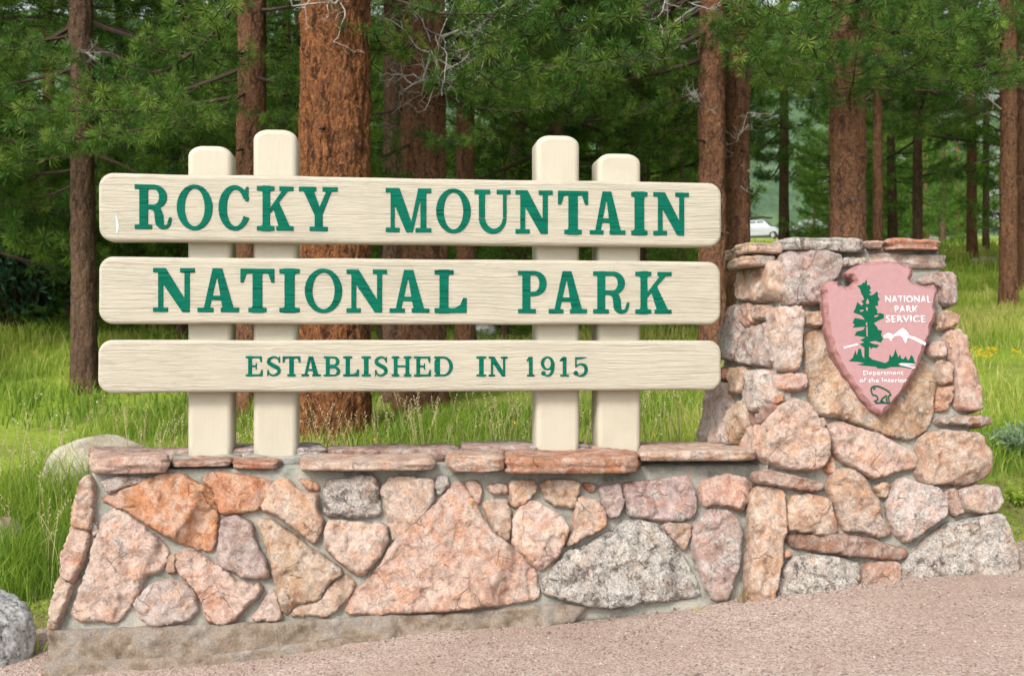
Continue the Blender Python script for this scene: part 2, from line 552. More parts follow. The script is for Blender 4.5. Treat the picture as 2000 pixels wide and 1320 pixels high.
def make_bark(name, plate_a, plate_b, furrow, scale=1.0):
    """flaky plated bark: small scales of differing brown, long broken furrows"""
    m, nt, b = new_mat(name)
    g = NT(nt)
    vec, oi = g.shifted()
    wv = g.n('ShaderNodeVectorMath', operation='ADD')
    nz = g.n('ShaderNodeTexNoise', i_Scale=9.0*scale, i_Detail=5.0)
    sc = g.n('ShaderNodeVectorMath', operation='SCALE'); sc.inputs['Scale'].default_value = 0.16
    g.l(vec, nz.inputs['Vector']); g.l(nz.outputs['Color'], sc.inputs[0])
    g.l(vec, wv.inputs[0]); g.l(sc.outputs[0], wv.inputs[1])
    v2 = g.n('ShaderNodeTexVoronoi', feature='F1', i_Scale=42.0*scale); g.l(g.map(wv.outputs[0], (1, 1, 0.30)), v2.inputs['Vector'])
    v4 = g.n('ShaderNodeTexVoronoi', feature='F1', i_Scale=95.0*scale); g.l(g.map(wv.outputs[0], (1, 1, 0.45)), v4.inputs['Vector'])
    cell = g.n('ShaderNodeSeparateColor'); g.l(v2.outputs['Color'], cell.inputs[0])
    cell4 = g.n('ShaderNodeSeparateColor'); g.l(v4.outputs['Color'], cell4.inputs[0])
    fur = g.noise(g.map(wv.outputs[0], (1, 1, 0.17)), 15.0*scale, 6, 0.62)
    fl = g.noise(vec, 34*scale, 6, 0.72)
    c = g.mix(g.ramp(cell.outputs[0], [(0.1, 0.0), (0.9, 1.0)]), plate_a, plate_b)
    c = g.mix(g.math('MULTIPLY', cell4.outputs[1], 0.55), c, g.mix(0.5, plate_a, (0.42, 0.27, 0.17)))
    c = g.mix(g.ramp(fl, [(0.40, 0.0), (0.62, 0.75)]), c, g.mix(1.0, c, (0.45, 0.42, 0.42), 'MULTIPLY'))
    c = g.mix(g.ramp(fur, [(0.38, 0.85), (0.48, 0.0)]), c, furrow)
    gl = g.noise(vec, 2.2*scale, 4, 0.6)
    c = g.mix(g.math('MULTIPLY', g.ramp(gl, [(0.45, 0.0), (0.68, 1.0)]), 0.5), c, g.mix(1.0, c, (0.74, 0.74, 0.76), 'MULTIPLY'))
    g.l(c, b.inputs['Base Color'])
    b.inputs['Roughness'].default_value = 0.9; b.inputs['Specular IOR Level'].default_value = 0.15
    bb = g.bump(fur, 0.10/scale, 0.9); bb = g.bump(v2.outputs['Distance'], -0.022/scale, 0.9, bb)
    bb = g.bump(cell.outputs[2], 0.006/scale, 0.7, bb); bb = g.bump(fl, 0.024/scale, 0.9, bb)
    g.l(bb, b.inputs['Normal'])
    return m

M = {}
M['stone'] = make_stone_mat()
M['mortar'] = make_rough_mat('mortar', [(0.32, (0.12, 0.125, 0.105)), (0.46, (0.24, 0.24, 0.205)), (0.56, (0.30, 0.295, 0.255)), (0.7, (0.36, 0.33, 0.28))], 7.0, 120.0, 0.006)
M['footing'] = make_rough_mat('footing_concrete', [(0.30, (0.10, 0.075, 0.052)), (0.42, (0.215, 0.165, 0.12)), (0.50, (0.29, 0.235, 0.185)), (0.58, (0.24, 0.21, 0.18)), (0.70, (0.38, 0.33, 0.28))], 6.5, 110.0, 0.014)
M['cream'] = make_paint('cream_paint', (0.450, 0.415, 0.330), (0.22, 0.20, 0.14), 1.2, 0.55, 0.30)
M['cream_post'] = make_paint('cream_post_paint', (0.450, 0.415, 0.330), (0.30, 0.255, 0.18), 0.22, 0.10, 0.8, True)
M['green'] = make_paint('green_paint', (0.001, 0.130, 0.080), (0.001, 0.035, 0.025), 1.5, 1.0, 0.3)
M['green'].node_tree.nodes['Principled BSDF'].inputs['Specular IOR Level'].default_value = 0.10
M['green'].node_tree.nodes['Principled BSDF'].inputs['Roughness'].default_value = 0.75
M['pink'] = make_plain('pink_plaque_paint', (0.355, 0.205, 0.208), 0.75, 0.004, 0.10, var=0.06, scale=30)
M['pink_rim'] = make_plain('chipped_rose_rim', (0.30, 0.155, 0.145), 0.8, 0.012, 0.2, var=0.30, scale=26)
M['plaque_green'] = make_plain('plaque_green_paint', (0.002, 0.085, 0.042), 0.7, 0.0, 0.1, var=0.1)
M['white'] = make_plain('white_paint', (0.60, 0.59, 0.60), 0.55, 0.0, 0.3, var=0.05)
M['granite'] = make_rough_mat('granite', [(0.36, (0.12, 0.12, 0.12)), (0.45, (0.36, 0.36, 0.36)), (0.58, (0.62, 0.62, 0.61))], 26.0, 140.0, 0.012)
M['pale_rock'] = make_rough_mat('pale_rock', [(0.32, (0.26, 0.22, 0.17)), (0.5, (0.44, 0.39, 0.31)), (0.68, (0.54, 0.49, 0.41))], 4.0, 60.0, 0.02)
M['bark_big'] = make_bark('orange_pine_bark', (0.37, 0.138, 0.042), (0.17, 0.060, 0.023), (0.040, 0.020, 0.013), 1.0)
M['bark'] = make_bark('brown_pine_bark', (0.30, 0.138, 0.070), (0.18, 0.086, 0.050), (0.065, 0.038, 0.027), 1.2)
M['bark_dark'] = make_bark('grey_pine_bark', (0.19, 0.115, 0.072), (0.12, 0.076, 0.052), (0.050, 0.036, 0.029), 1.3)
M['twig'] = make_plain('dark_twig', (0.06, 0.042, 0.032), 0.9, 0.0, 0.1, var=0.4, scale=12)
M['deadwood'] = make_plain('grey_deadwood', (0.36, 0.33, 0.30), 0.9, 0.003, 0.1, var=0.4, scale=18)
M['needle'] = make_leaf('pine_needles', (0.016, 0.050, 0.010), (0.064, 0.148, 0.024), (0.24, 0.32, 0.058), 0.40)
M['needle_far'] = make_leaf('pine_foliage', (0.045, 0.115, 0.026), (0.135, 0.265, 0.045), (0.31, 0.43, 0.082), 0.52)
M['grass'] = make_leaf('meadow_grass', (0.12, 0.21, 0.030), (0.30, 0.41, 0.055), (0.60, 0.54, 0.20), 0.50)
M['straw'] = make_leaf('dry_grass', (0.20, 0.14, 0.07), (0.34, 0.27, 0.14), (0.50, 0.43, 0.24), 0.3)
M['shrub'] = make_leaf('shrub_leaves', (0.03, 0.085, 0.055), (0.065, 0.155, 0.10), (0.13, 0.23, 0.13), 0.4)
M['sage'] = make_leaf('sage_leaves', (0.13, 0.20, 0.12), (0.22, 0.31, 0.19), (0.34, 0.42, 0.28), 0.3)
M['petal'] = make_plain('yellow_petals', (0.80, 0.52, 0.02), 0.6, var=0.2)
M['petal_white'] = make_plain('white_petals', (0.7, 0.7, 0.68), 0.6, var=0.1)
M['car_paint'] = make_plain('white_car_paint', (0.38, 0.40, 0.42), 0.3, 0.0, 0.5, var=0.02)
M['glass'] = make_plain('dark_car_glass', (0.02, 0.025, 0.03), 0.3, 0.0, 0.25, var=0.02)
M['rubber'] = make_plain('tyre_rubber', (0.02, 0.02, 0.02), 0.85, var=0.1)
M['steel'] = make_plain('wheel_steel', (0.4, 0.4, 0.42), 0.35, metallic=0.8, var=0.05)
M['lamp'] = make_plain('headlight_glass', (0.7, 0.72, 0.75), 0.1, 0.0, 0.6, var=0.03)
# ------------------------------------------------------------------ the setting: ground, gravel, far hill, road
def grid_mesh(name, X, Y, Z, mats, smooth=True):
    ny, nx = X.shape
    mb = MB()
    i = np.arange(ny-1)[:, None]*nx; j = np.arange(nx-1)[None]
    f = np.stack([i+j, i+j+1, i+nx+j+1, i+nx+j], -1).reshape(-1, 4)
    mb.add(np.stack([X, Y, Z], -1).reshape(-1, 3), f)
    return mb.mesh(name, mats, smooth)

def make_ground_mat():
    m, nt, b = new_mat('meadow_soil')
    g = NT(nt)
    vec = g.coord('Object')
    n1 = g.noise(vec, 0.35, 6, 0.6); n2 = g.noise(vec, 3.0, 6, 0.7); n3 = g.noise(vec, 45.0, 5, 0.75)
    soil = g.ramp(n3, [(0.3, (0.045, 0.030, 0.018)), (0.5, (0.12, 0.085, 0.052)), (0.7, (0.24, 0.18, 0.12))])
    turf = g.ramp(n3, [(0.3, (0.10, 0.16, 0.02)), (0.55, (0.26, 0.36, 0.04)), (0.75, (0.44, 0.46, 0.10))])
    sx = g.n('ShaderNodeSeparateXYZ'); g.l(vec, sx.inputs[0])
    far = g.n('ShaderNodeMapRange', i_From_Min=9.0, i_From_Max=16.0); g.l(sx.outputs[1], far.inputs[0])
    f = g.math('ADD', g.math('MULTIPLY', far.outputs[0], 0.45), g.ramp(g.math('ADD', g.math('MULTIPLY', n1, 0.6), g.math('MULTIPLY', n2, 0.4)), [(0.36, 0.0), (0.6, 0.9)]))
    g.l(g.mix(f, soil, turf), b.inputs['Base Color'])
    b.inputs['Roughness'].default_value = 1.0; b.inputs['Specular IOR Level'].default_value = 0.1
    g.l(g.bump(n3, 0.02, 0.8, g.bump(n2, 0.05, 0.6)), b.inputs['Normal'])
    return m
M['soil'] = make_ground_mat()

def make_gravel_mat():
    m, nt, b = new_mat('pink_gravel')
    g = NT(nt)
    vec = g.coord('Object')
    v = g.n('ShaderNodeTexVoronoi', feature='F1', i_Scale=95.0); g.l(vec, v.inputs['Vector'])
    sc = g.n('ShaderNodeSeparateColor'); g.l(v.outputs['Color'], sc.inputs[0])
    v2 = g.n('ShaderNodeTexVoronoi', feature='F1', i_Scale=38.0); g.l(vec, v2.inputs['Vector'])
    n1 = g.noise(vec, 1.3, 6, 0.62); n3 = g.noise(vec, 210.0, 4, 0.7)
    c = g.ramp(sc.outputs[0], [(0.0, (0.22, 0.155, 0.125)), (0.35, (0.405, 0.305, 0.255)), (0.7, (0.48, 0.38, 0.325)), (0.93, (0.55, 0.46, 0.41)), (1.0, (0.20, 0.17, 0.155))])
    c = g.mix(g.ramp(n1, [(0.38, 0.0), (0.66, 0.62)]), c, (0.35, 0.25, 0.20))
    c = g.mix(1.0, c, g.ramp(n3, [(0.3, 0.75), (0.7, 1.2)]), 'MULTIPLY')
    g.l(c, b.inputs['Base Color'])
    b.inputs['Roughness'].default_value = 0.95; b.inputs['Specular IOR Level'].default_value = 0.15
    h = g.math('SUBTRACT', 1.0, v.outputs['Distance']); h2 = g.math('SUBTRACT', 1.0, v2.outputs['Distance'])
    g.l(g.bump(n3, 0.004, 0.8, g.bump(h, 0.009, 0.8, g.bump(h2, 0.008, 0.5))), b.inputs['Normal'])
    return m
M['gravel'] = make_gravel_mat()

ys = np.concatenate([np.arange(-14, 3, 1.0), np.arange(3, 13, 0.14), np.arange(13, 30, 0.4), np.arange(30, 131, 2.0)])
xs = np.concatenate([np.arange(-110, -12, 3.0), np.arange(-12, -5, 0.4), np.arange(-5, 6, 0.14), np.arange(6, 14, 0.4), np.arange(14, 111, 3.0)])
X, Y = np.meshgrid(xs, ys)
me = grid_mesh('ground', X, Y, ground_z(X, Y), [M['soil']])
tag(put('ground', me), kind='structure')

def gravel_edge(x):
    x = np.asarray(x, float)
    e = np.where(x < -2.2, 6.62 + 0.10*(x+2.2), np.where(x > 2.7, 6.55 + 0.95*(x-2.7), 6.55))
    return e + 0.10*vnoise(np.stack([x*2.3, x*0, x*0], -1), 8)
gx, gy = np.meshgrid(np.arange(-8, 9, 0.07), np.concatenate([np.arange(-4, 3.6, 0.4), np.arange(3.6, 11, 0.07)]))
gd = gravel_edge(gx)-gy + 0.16*fbm(np.stack([gx*1.7, gy*1.7, gx*0], -1), 3, 2)
gz_ = ground_z(gx, gy) + np.clip(gd/0.35, -1, 1)*0.022 - 0.030*np.clip((-gx-0.3)/1.3, 0, 1)*0 + 0.004*vnoise(np.stack([gx*6, gy*6, gx*0], -1), 9)
# gravel lies a little banked against the foot of the wall
tag(put('gravel_forecourt', grid_mesh('gravel_forecourt', gx, gy, gz_, [M['gravel']])), kind='structure')

# loose stones on the gravel
mb = MB()
octv = np.array([[1,0,0],[-1,0,0],[0,1,0],[0,-1,0],[0,0,1],[0,0,-1]], float)
octf = np.array([[0,2,4],[2,1,4],[1,3,4],[3,0,4],[2,0,5],[1,2,5],[3,1,5],[0,3,5]])
n = 30000
px = rng.uniform(-3.4, 4.2, n); py = rng.uniform(4.5, 7.6, n)
ok = (gravel_edge(px)-py > -0.25)
px, py = px[ok], py[ok]; n = len(px)
sz = 0.0018+0.0062*rng.random(n)**2.4; sz[rng.random(n) < 0.012] *= 2.0
vv = octv[None]*sz[:, None, None]*rng.uniform(0.6, 1.35, (n, 6, 1))*np.array([1.2, 1.2, 0.75])
a = rng.uniform(0, 2*pi, n); ca, sa = np.cos(a)[:, None], np.sin(a)[:, None]
vx = vv[..., 0]*ca-vv[..., 1]*sa; vy = vv[..., 0]*sa+vv[..., 1]*ca
V = np.stack([vx+px[:, None], vy+py[:, None], vv[..., 2]+(ground_z(px, py)+0.023)[:, None]], -1).reshape(-1, 3)
Fi = (octf[None]+np.arange(n)[:, None, None]*6).reshape(-1, 3)
mb.add(V, Fi, 0, np.repeat(rng.random(n), 6))
def make_pebble_mat():
    m, nt, b = new_mat('loose_pebbles'); g = NT(nt)
    at = g.n('ShaderNodeAttribute', attribute_name='tint')
    c = g.ramp(at.outputs['Fac'], [(0.0, (0.15, 0.10, 0.08)), (0.4, (0.32, 0.23, 0.19)), (0.75, (0.42, 0.325, 0.275)), (0.95, (0.49, 0.42, 0.37)), (1.0, (0.13, 0.125, 0.125))])
    g.l(c, b.inputs['Base Color']); b.inputs['Roughness'].default_value = 0.9
    return m
M['pebble'] = make_pebble_mat()
tag(put('loose_gravel', mb.mesh('loose_gravel', [M['pebble']], True)), 'small pink and tan stones strewn over the gravel forecourt', 'gravel', kind='stuff')

# far hill, closed towards the back by its own ridge
def make_hill_mat():
    m, nt, b = new_mat('wooded_hillside')
    g = NT(nt)
    vec = g.coord('Object')
    n1 = g.noise(vec, 0.022, 6, 0.65, 0.4); n2 = g.noise(vec, 0.22, 6, 0.72); n3 = g.noise(vec, 0.9, 4, 0.7)
    wood = g.ramp(n2, [(0.35, (0.035, 0.075, 0.038)), (0.55, (0.075, 0.14, 0.06)), (0.75, (0.14, 0.21, 0.09))])
    rock = g.ramp(n3, [(0.3, (0.15, 0.16, 0.155)), (0.6, (0.29, 0.295, 0.29))])
    g.l(g.mix(g.ramp(g.math('ADD', g.math('MULTIPLY', n1, 0.65), g.math('MULTIPLY', n2, 0.35)), [(0.53, 0.0), (0.59, 1.0)]), wood, rock), b.inputs['Base Color'])
    b.inputs['Roughness'].default_value = 1.0
    g.l(g.bump(n2, 3.0, 0.8), b.inputs['Normal'])
    return m
M['hill'] = make_hill_mat()
hx, hy = np.meshgrid(np.arange(-330, 331, 6.0), np.arange(118, 420, 6.0))
hz = ground_z(hx, np.minimum(hy, 126))-0.3 + np.where(hy > 126, 0.46*(hy-126)*(1-0.22*np.clip((hy-126)/260, 0, 1)), 0.0)
hz = hz + np.clip((hy-126)/60, 0, 1)*(14*fbm(np.stack([hx*0.016, hy*0.016, hx*0], -1), 4, 21)+5*fbm(np.stack([hx*0.07, hy*0.07, hx*0], -1), 3, 22))
tag(put('hill', grid_mesh('hill', hx, hy, hz, [M['hill']])), kind='structure')

# ------------------------------------------------------------------ stone masonry
TINTS = {
    'rose':  (0.56, 0.365, 0.28, 0.32), 'pink': (0.59, 0.43, 0.35, 0.34), 'tan': (0.55, 0.40, 0.29, 0.34),
    'orange': (0.58, 0.285, 0.145, 0.26), 'rust': (0.50, 0.22, 0.125, 0.30), 'red': (0.48, 0.185, 0.11, 0.1),
    'grey':  (0.43, 0.395, 0.365, 0.82), 'mauve': (0.42, 0.315, 0.295, 0.52), 'dark': (0.40, 0.30, 0.24, 0.78),
    'pale':  (0.60, 0.50, 0.435, 0.42), 'lichen': (0.50, 0.44, 0.38, 0.90), 'brown': (0.36, 0.215, 0.16, 0.36), 'sand': (0.50, 0.345, 0.235, 0.28),
}
def tint_of(name, r):
    c = TINTS[name]
    gm_ = (c[0]+c[1]+c[2])/3                      # dusty: a little towards its own grey
    c = (c[0]*.92+gm_*.08, c[1]*.92+gm_*.08, c[2]*.92+gm_*.08, c[3])
    k = 0.94*(1+r.uniform(-0.09, 0.09))
    return tuple(min(0.8, x*k*(1+r.uniform(-0.035, 0.035))) for x in c[:3])+(min(0.95, max(0.1, c[3]+r.uniform(-0.14, 0.26))),)

def stone(parent, plane, poly_px, tint, H=0.05, depth=0.10, step=0.0115, name='stone', chis=4, tilt=0.10, soft=1, r=None, rough=1.0, seed=None, lift=0.0):
    """one laid stone: a split face proud of the mortar, with its sides running back into the wall"""
    rd = np.random.default_rng(seed if seed is not None else int(abs(sum(p[0]*3.1+p[1]*1.7 for p in poly_px))) % 99991)
    P = plane.poly(poly_px)
    if area2(P) < 0: P = P[::-1]
    for k in range(soft): P = chaikin(P, 0.13)
    B = resample(P, step*1.05)
    nrm = np.roll(B, -1, 0)-np.roll(B, 1, 0)
    nrm = np.c_[nrm[:, 1], -nrm[:, 0]]; nrm /= np.linalg.norm(nrm, axis=1)[:, None]+1e-9
    s0 = rd.uniform(0, 50)
    wob = 0.7*fbm(np.c_[B*14, np.full(len(B), s0)], 3, 1)+0.45*vnoise(np.c_[B*52, np.full(len(B), s0)], 2)
    B = B + nrm*(0.0125+wob*0.010)[:, None]
    Vp, T, nb = tri_fill(B, step, rd)
    d = np.maximum(0, -poly_sdf(Vp, B)); d[:nb] = 0
    c = B.mean(0); size = math.sqrt(abs(area2(B)))
    sd = rd.uniform(0, 90)
    p3 = np.c_[Vp, np.full(len(Vp), sd)]
    # width of the broken arris changes along the edge
    rr = (r if r is not None else min(0.024, 0.08*size+0.006))*(0.6+1.0*np.abs(fbm(p3*7, 2, 12)))
    q = np.clip(d/rr, 0, 1)
    prof = 1-(1-q)**2.8
    sx = rd.uniform(-tilt, tilt, 2)
    top = H*0.85 + (Vp-c)@sx
    for k in range(chis):                           # broken flats
        a = rd.uniform(0, 2*pi); sl = rd.uniform(0.20, 0.70)
        off = rd.uniform(0.22, 0.46)*size
        top = np.minimum(top, H*rd.uniform(0.95, 1.25)-sl*((Vp-c)@np.array([math.cos(a), math.sin(a)])-off))
    top = np.maximum(top, 0.018)
    rid = 1-np.abs(fbm(p3*11, 4, 14))*2.6
    nz = 0.010*fbm(p3*8, 4, 3)+0.005*np.clip(rid, -1, 1)+0.006*fbm(p3*34, 3, 7)
    # steps where a layer has flaked off
    lay = fbm(p3*5.5, 4, 9)
    stp = 0.015*(1/(1+np.exp(-(lay-rd.uniform(-.12, .2))*90))-0.5)+0.008*(1/(1+np.exp(-(fbm(p3*9+4, 4, 19)-rd.uniform(-.1, .2))*90))-0.5)
    h = prof*(top+lift) + np.clip(q*1.4, 0, 1)*(nz+stp)*rough
    h[:nb] = -0.022
    W = plane.world(Vp[:, 0], Vp[:, 1], h)
    Bk = plane.world(Vp[:nb, 0], Vp[:nb, 1], np.full(nb, -depth))
    ctr = plane.world(np.array([c[0]]), np.array([c[1]]), np.array([0.0]))[0]
    mb = MB()
    mb.add(np.vstack([W, Bk])-ctr, T)
    i = np.arange(nb); j = (i+1) % nb; m0 = len(W)
    mb.f.append((np.stack([i, i+m0, j+m0, j], -1), 0))
    me = mb.mesh(name, [M['stone']], True)
    o = put(name, me, parent, ctr)
    o.color = tint_of(tint, rd)
    return o

def core(parent, name, plane, poly_px, back, mat, step=0.03, amp=0.010, h0=-0.013):
    """the mortar body: a rough front sheet and flat sides running back to a plane y = back(x)"""
    rd = np.random.default_rng(5)
    P = plane.poly(poly_px)
    if area2(P) < 0: P = P[::-1]
    B = resample(P, step)
    Vp, T, nb = tri_fill(B, step, rd)
    p3 = np.c_[Vp, np.zeros(len(Vp))]
    h = h0 + amp*fbm(p3*7, 3, 31)+0.4*amp*fbm(p3*26, 2, 33)
    W = plane.world(Vp[:, 0], Vp[:, 1], h)
    ctr = W.mean(0)
    Bk = W[:nb].copy(); Bk[:, 1] = np.maximum(back(Bk[:, 0]), Bk[:, 1]+0.05)
    mb = MB(); mb.add(np.vstack([W, Bk])-ctr, T)
    i = np.arange(nb); j = (i+1) % nb; m0 = len(W)
    mb.f.append((np.stack([i, i+m0, j+m0, j], -1), 0))
    mb.f.append((np.array([np.arange(nb)+m0]), 0))
    return put(name, mb.mesh(name, [mat], True), parent, ctr)

def slab(parent, foot, z_top, z_bot, tint, name='capstone', seed=0, step=0.02, strata=0.012, topamp=0.010):
    """a flat-bedded slab: foot is its outline seen from above (world x, y)"""
    rd = np.random.default_rng(seed)
    P = np.array(foot, float)
    if area2(P) < 0: P = P[::-1]
    P = chaikin(P, 0.10)
    B = resample(P, step)
    nrm = np.roll(B, -1, 0)-np.roll(B, 1, 0)
    nrm = np.c_[nrm[:, 1], -nrm[:, 0]]; nrm /= np.linalg.norm(nrm, axis=1)[:, None]+1e-9
    B = B+nrm*(0.022*fbm(np.c_[B*7, np.full(len(B), seed*1.3)], 3, 2))[:, None]
    Vp, T, nb = tri_fill(B, step, rd)
    d = np.maximum(0, -poly_sdf(Vp, B)); d[:nb] = 0
    p3 = np.c_[Vp, np.full(len(Vp), seed*3.7)]
    th = z_top-z_bot
    bow = 0.25*th*fbm(np.c_[B*3.0, np.full(len(B), seed*5.1)], 2, 3)      # lower edge is never straight
    lay = 0.008*np.floor(2.5+2.5*fbm(p3*4, 3, 6))/1.0
    zt = z_top + topamp*fbm(p3*6, 3, 5) + lay*0.6 + 0.004*fbm(p3*30, 2, 8) - 0.009*np.exp(-(d/0.012)**2)
    top = np.c_[Vp, zt]
    c = np.array([*B.mean(0), (z_top+z_bot)/2])
    mb = MB()
    rings = [top[:nb]]
    nl = max(4, int(th/0.010))
    for k in range(1, nl+1):
        f = k/nl
        z = zt[:nb]*(1-f)+(z_bot+bow)*f
        pq = np.c_[B*5, z*75]
        off = strata*fbm(pq, 3, 11+seed % 7)+strata*0.8*np.sign(vnoise(np.c_[B*2.2, z*55], 13))*0.5 - 0.014*max(0, f-0.75)*4*0.6
        rings.append(np.c_[B+nrm*off[:, None], z])
    V = np.vstack([top]+rings[1:])
    mb.add(V-c, T)
    i = np.arange(nb); j = (i+1) % nb
    prev = 0
    for k in range(1, nl+1):
        cur = len(top)+(k-1)*nb
        mb.f.append((np.stack([i+prev, i+cur, j+cur, j+prev], -1), 0))
        prev = cur
    mb.f.append((np.array([(np.arange(nb)+prev)[::-1]]), 0))
    o = put(name, mb.mesh(name, [M['stone']], True), parent, c)
    o.color = tint_of(tint, rd)
    return o

def Z1(p): return [(60+x*.34843, 860+y*.34843) for x, y in p]
def Z2(p): return [(500+x*.28785, 860+y*.28785) for x, y in p]
def Z3(p): return [(960+x*.27273, 860+y*.27273) for x, y in p]
def Z4(p): return [(1340+x*.32, 440+y*.32) for x, y in p]
def Z5(p): return [(1340+x*.34847, 780+y*.34847) for x, y in p]
def Z6(p): return [(1580+x*.25759, 490+y*.25759) for x, y in p]

# ---- low wall
wall = tag(empty('stone_wall', (0, 6.5, float(ground_z(0, 6.2)))), 'long low wall of pink and grey fieldstone carrying the cream wooden sign', 'wall')
wall_back = lambda x: 6.98+YAW*x
core(wall, 'mortar_body', WALLP, [(180, 918), (600, 914), (1000, 914), (1500, 908), (1500, 1190), (1100, 1215), (800, 1262), (480, 1312), (106, 1330), (108, 1236), (140, 1090)], wall_back, M['mortar'])
core(wall, 'footing', WALLP, [(97, 1233), (220, 1228), (380, 1222), (545, 1216), (700, 1206), (860, 1200), (1050, 1184), (1145, 1180), (1120, 1215), (980, 1240), (800, 1262), (600, 1290), (480, 1312), (300, 1325), (99, 1336)],
     lambda x: 6.3+YAW*x, M['footing'], 0.016, 0.040, 0.036)
core(wall, 'footing', WALLP, [(92, 1293), (250, 1287), (420, 1278), (560, 1260), (700, 1240), (720, 1252), (560, 1290), (420, 1318), (250, 1330), (92, 1338)],
     lambda x: 6.3+YAW*x, M['footing'], 0.016, 0.030, 0.056)
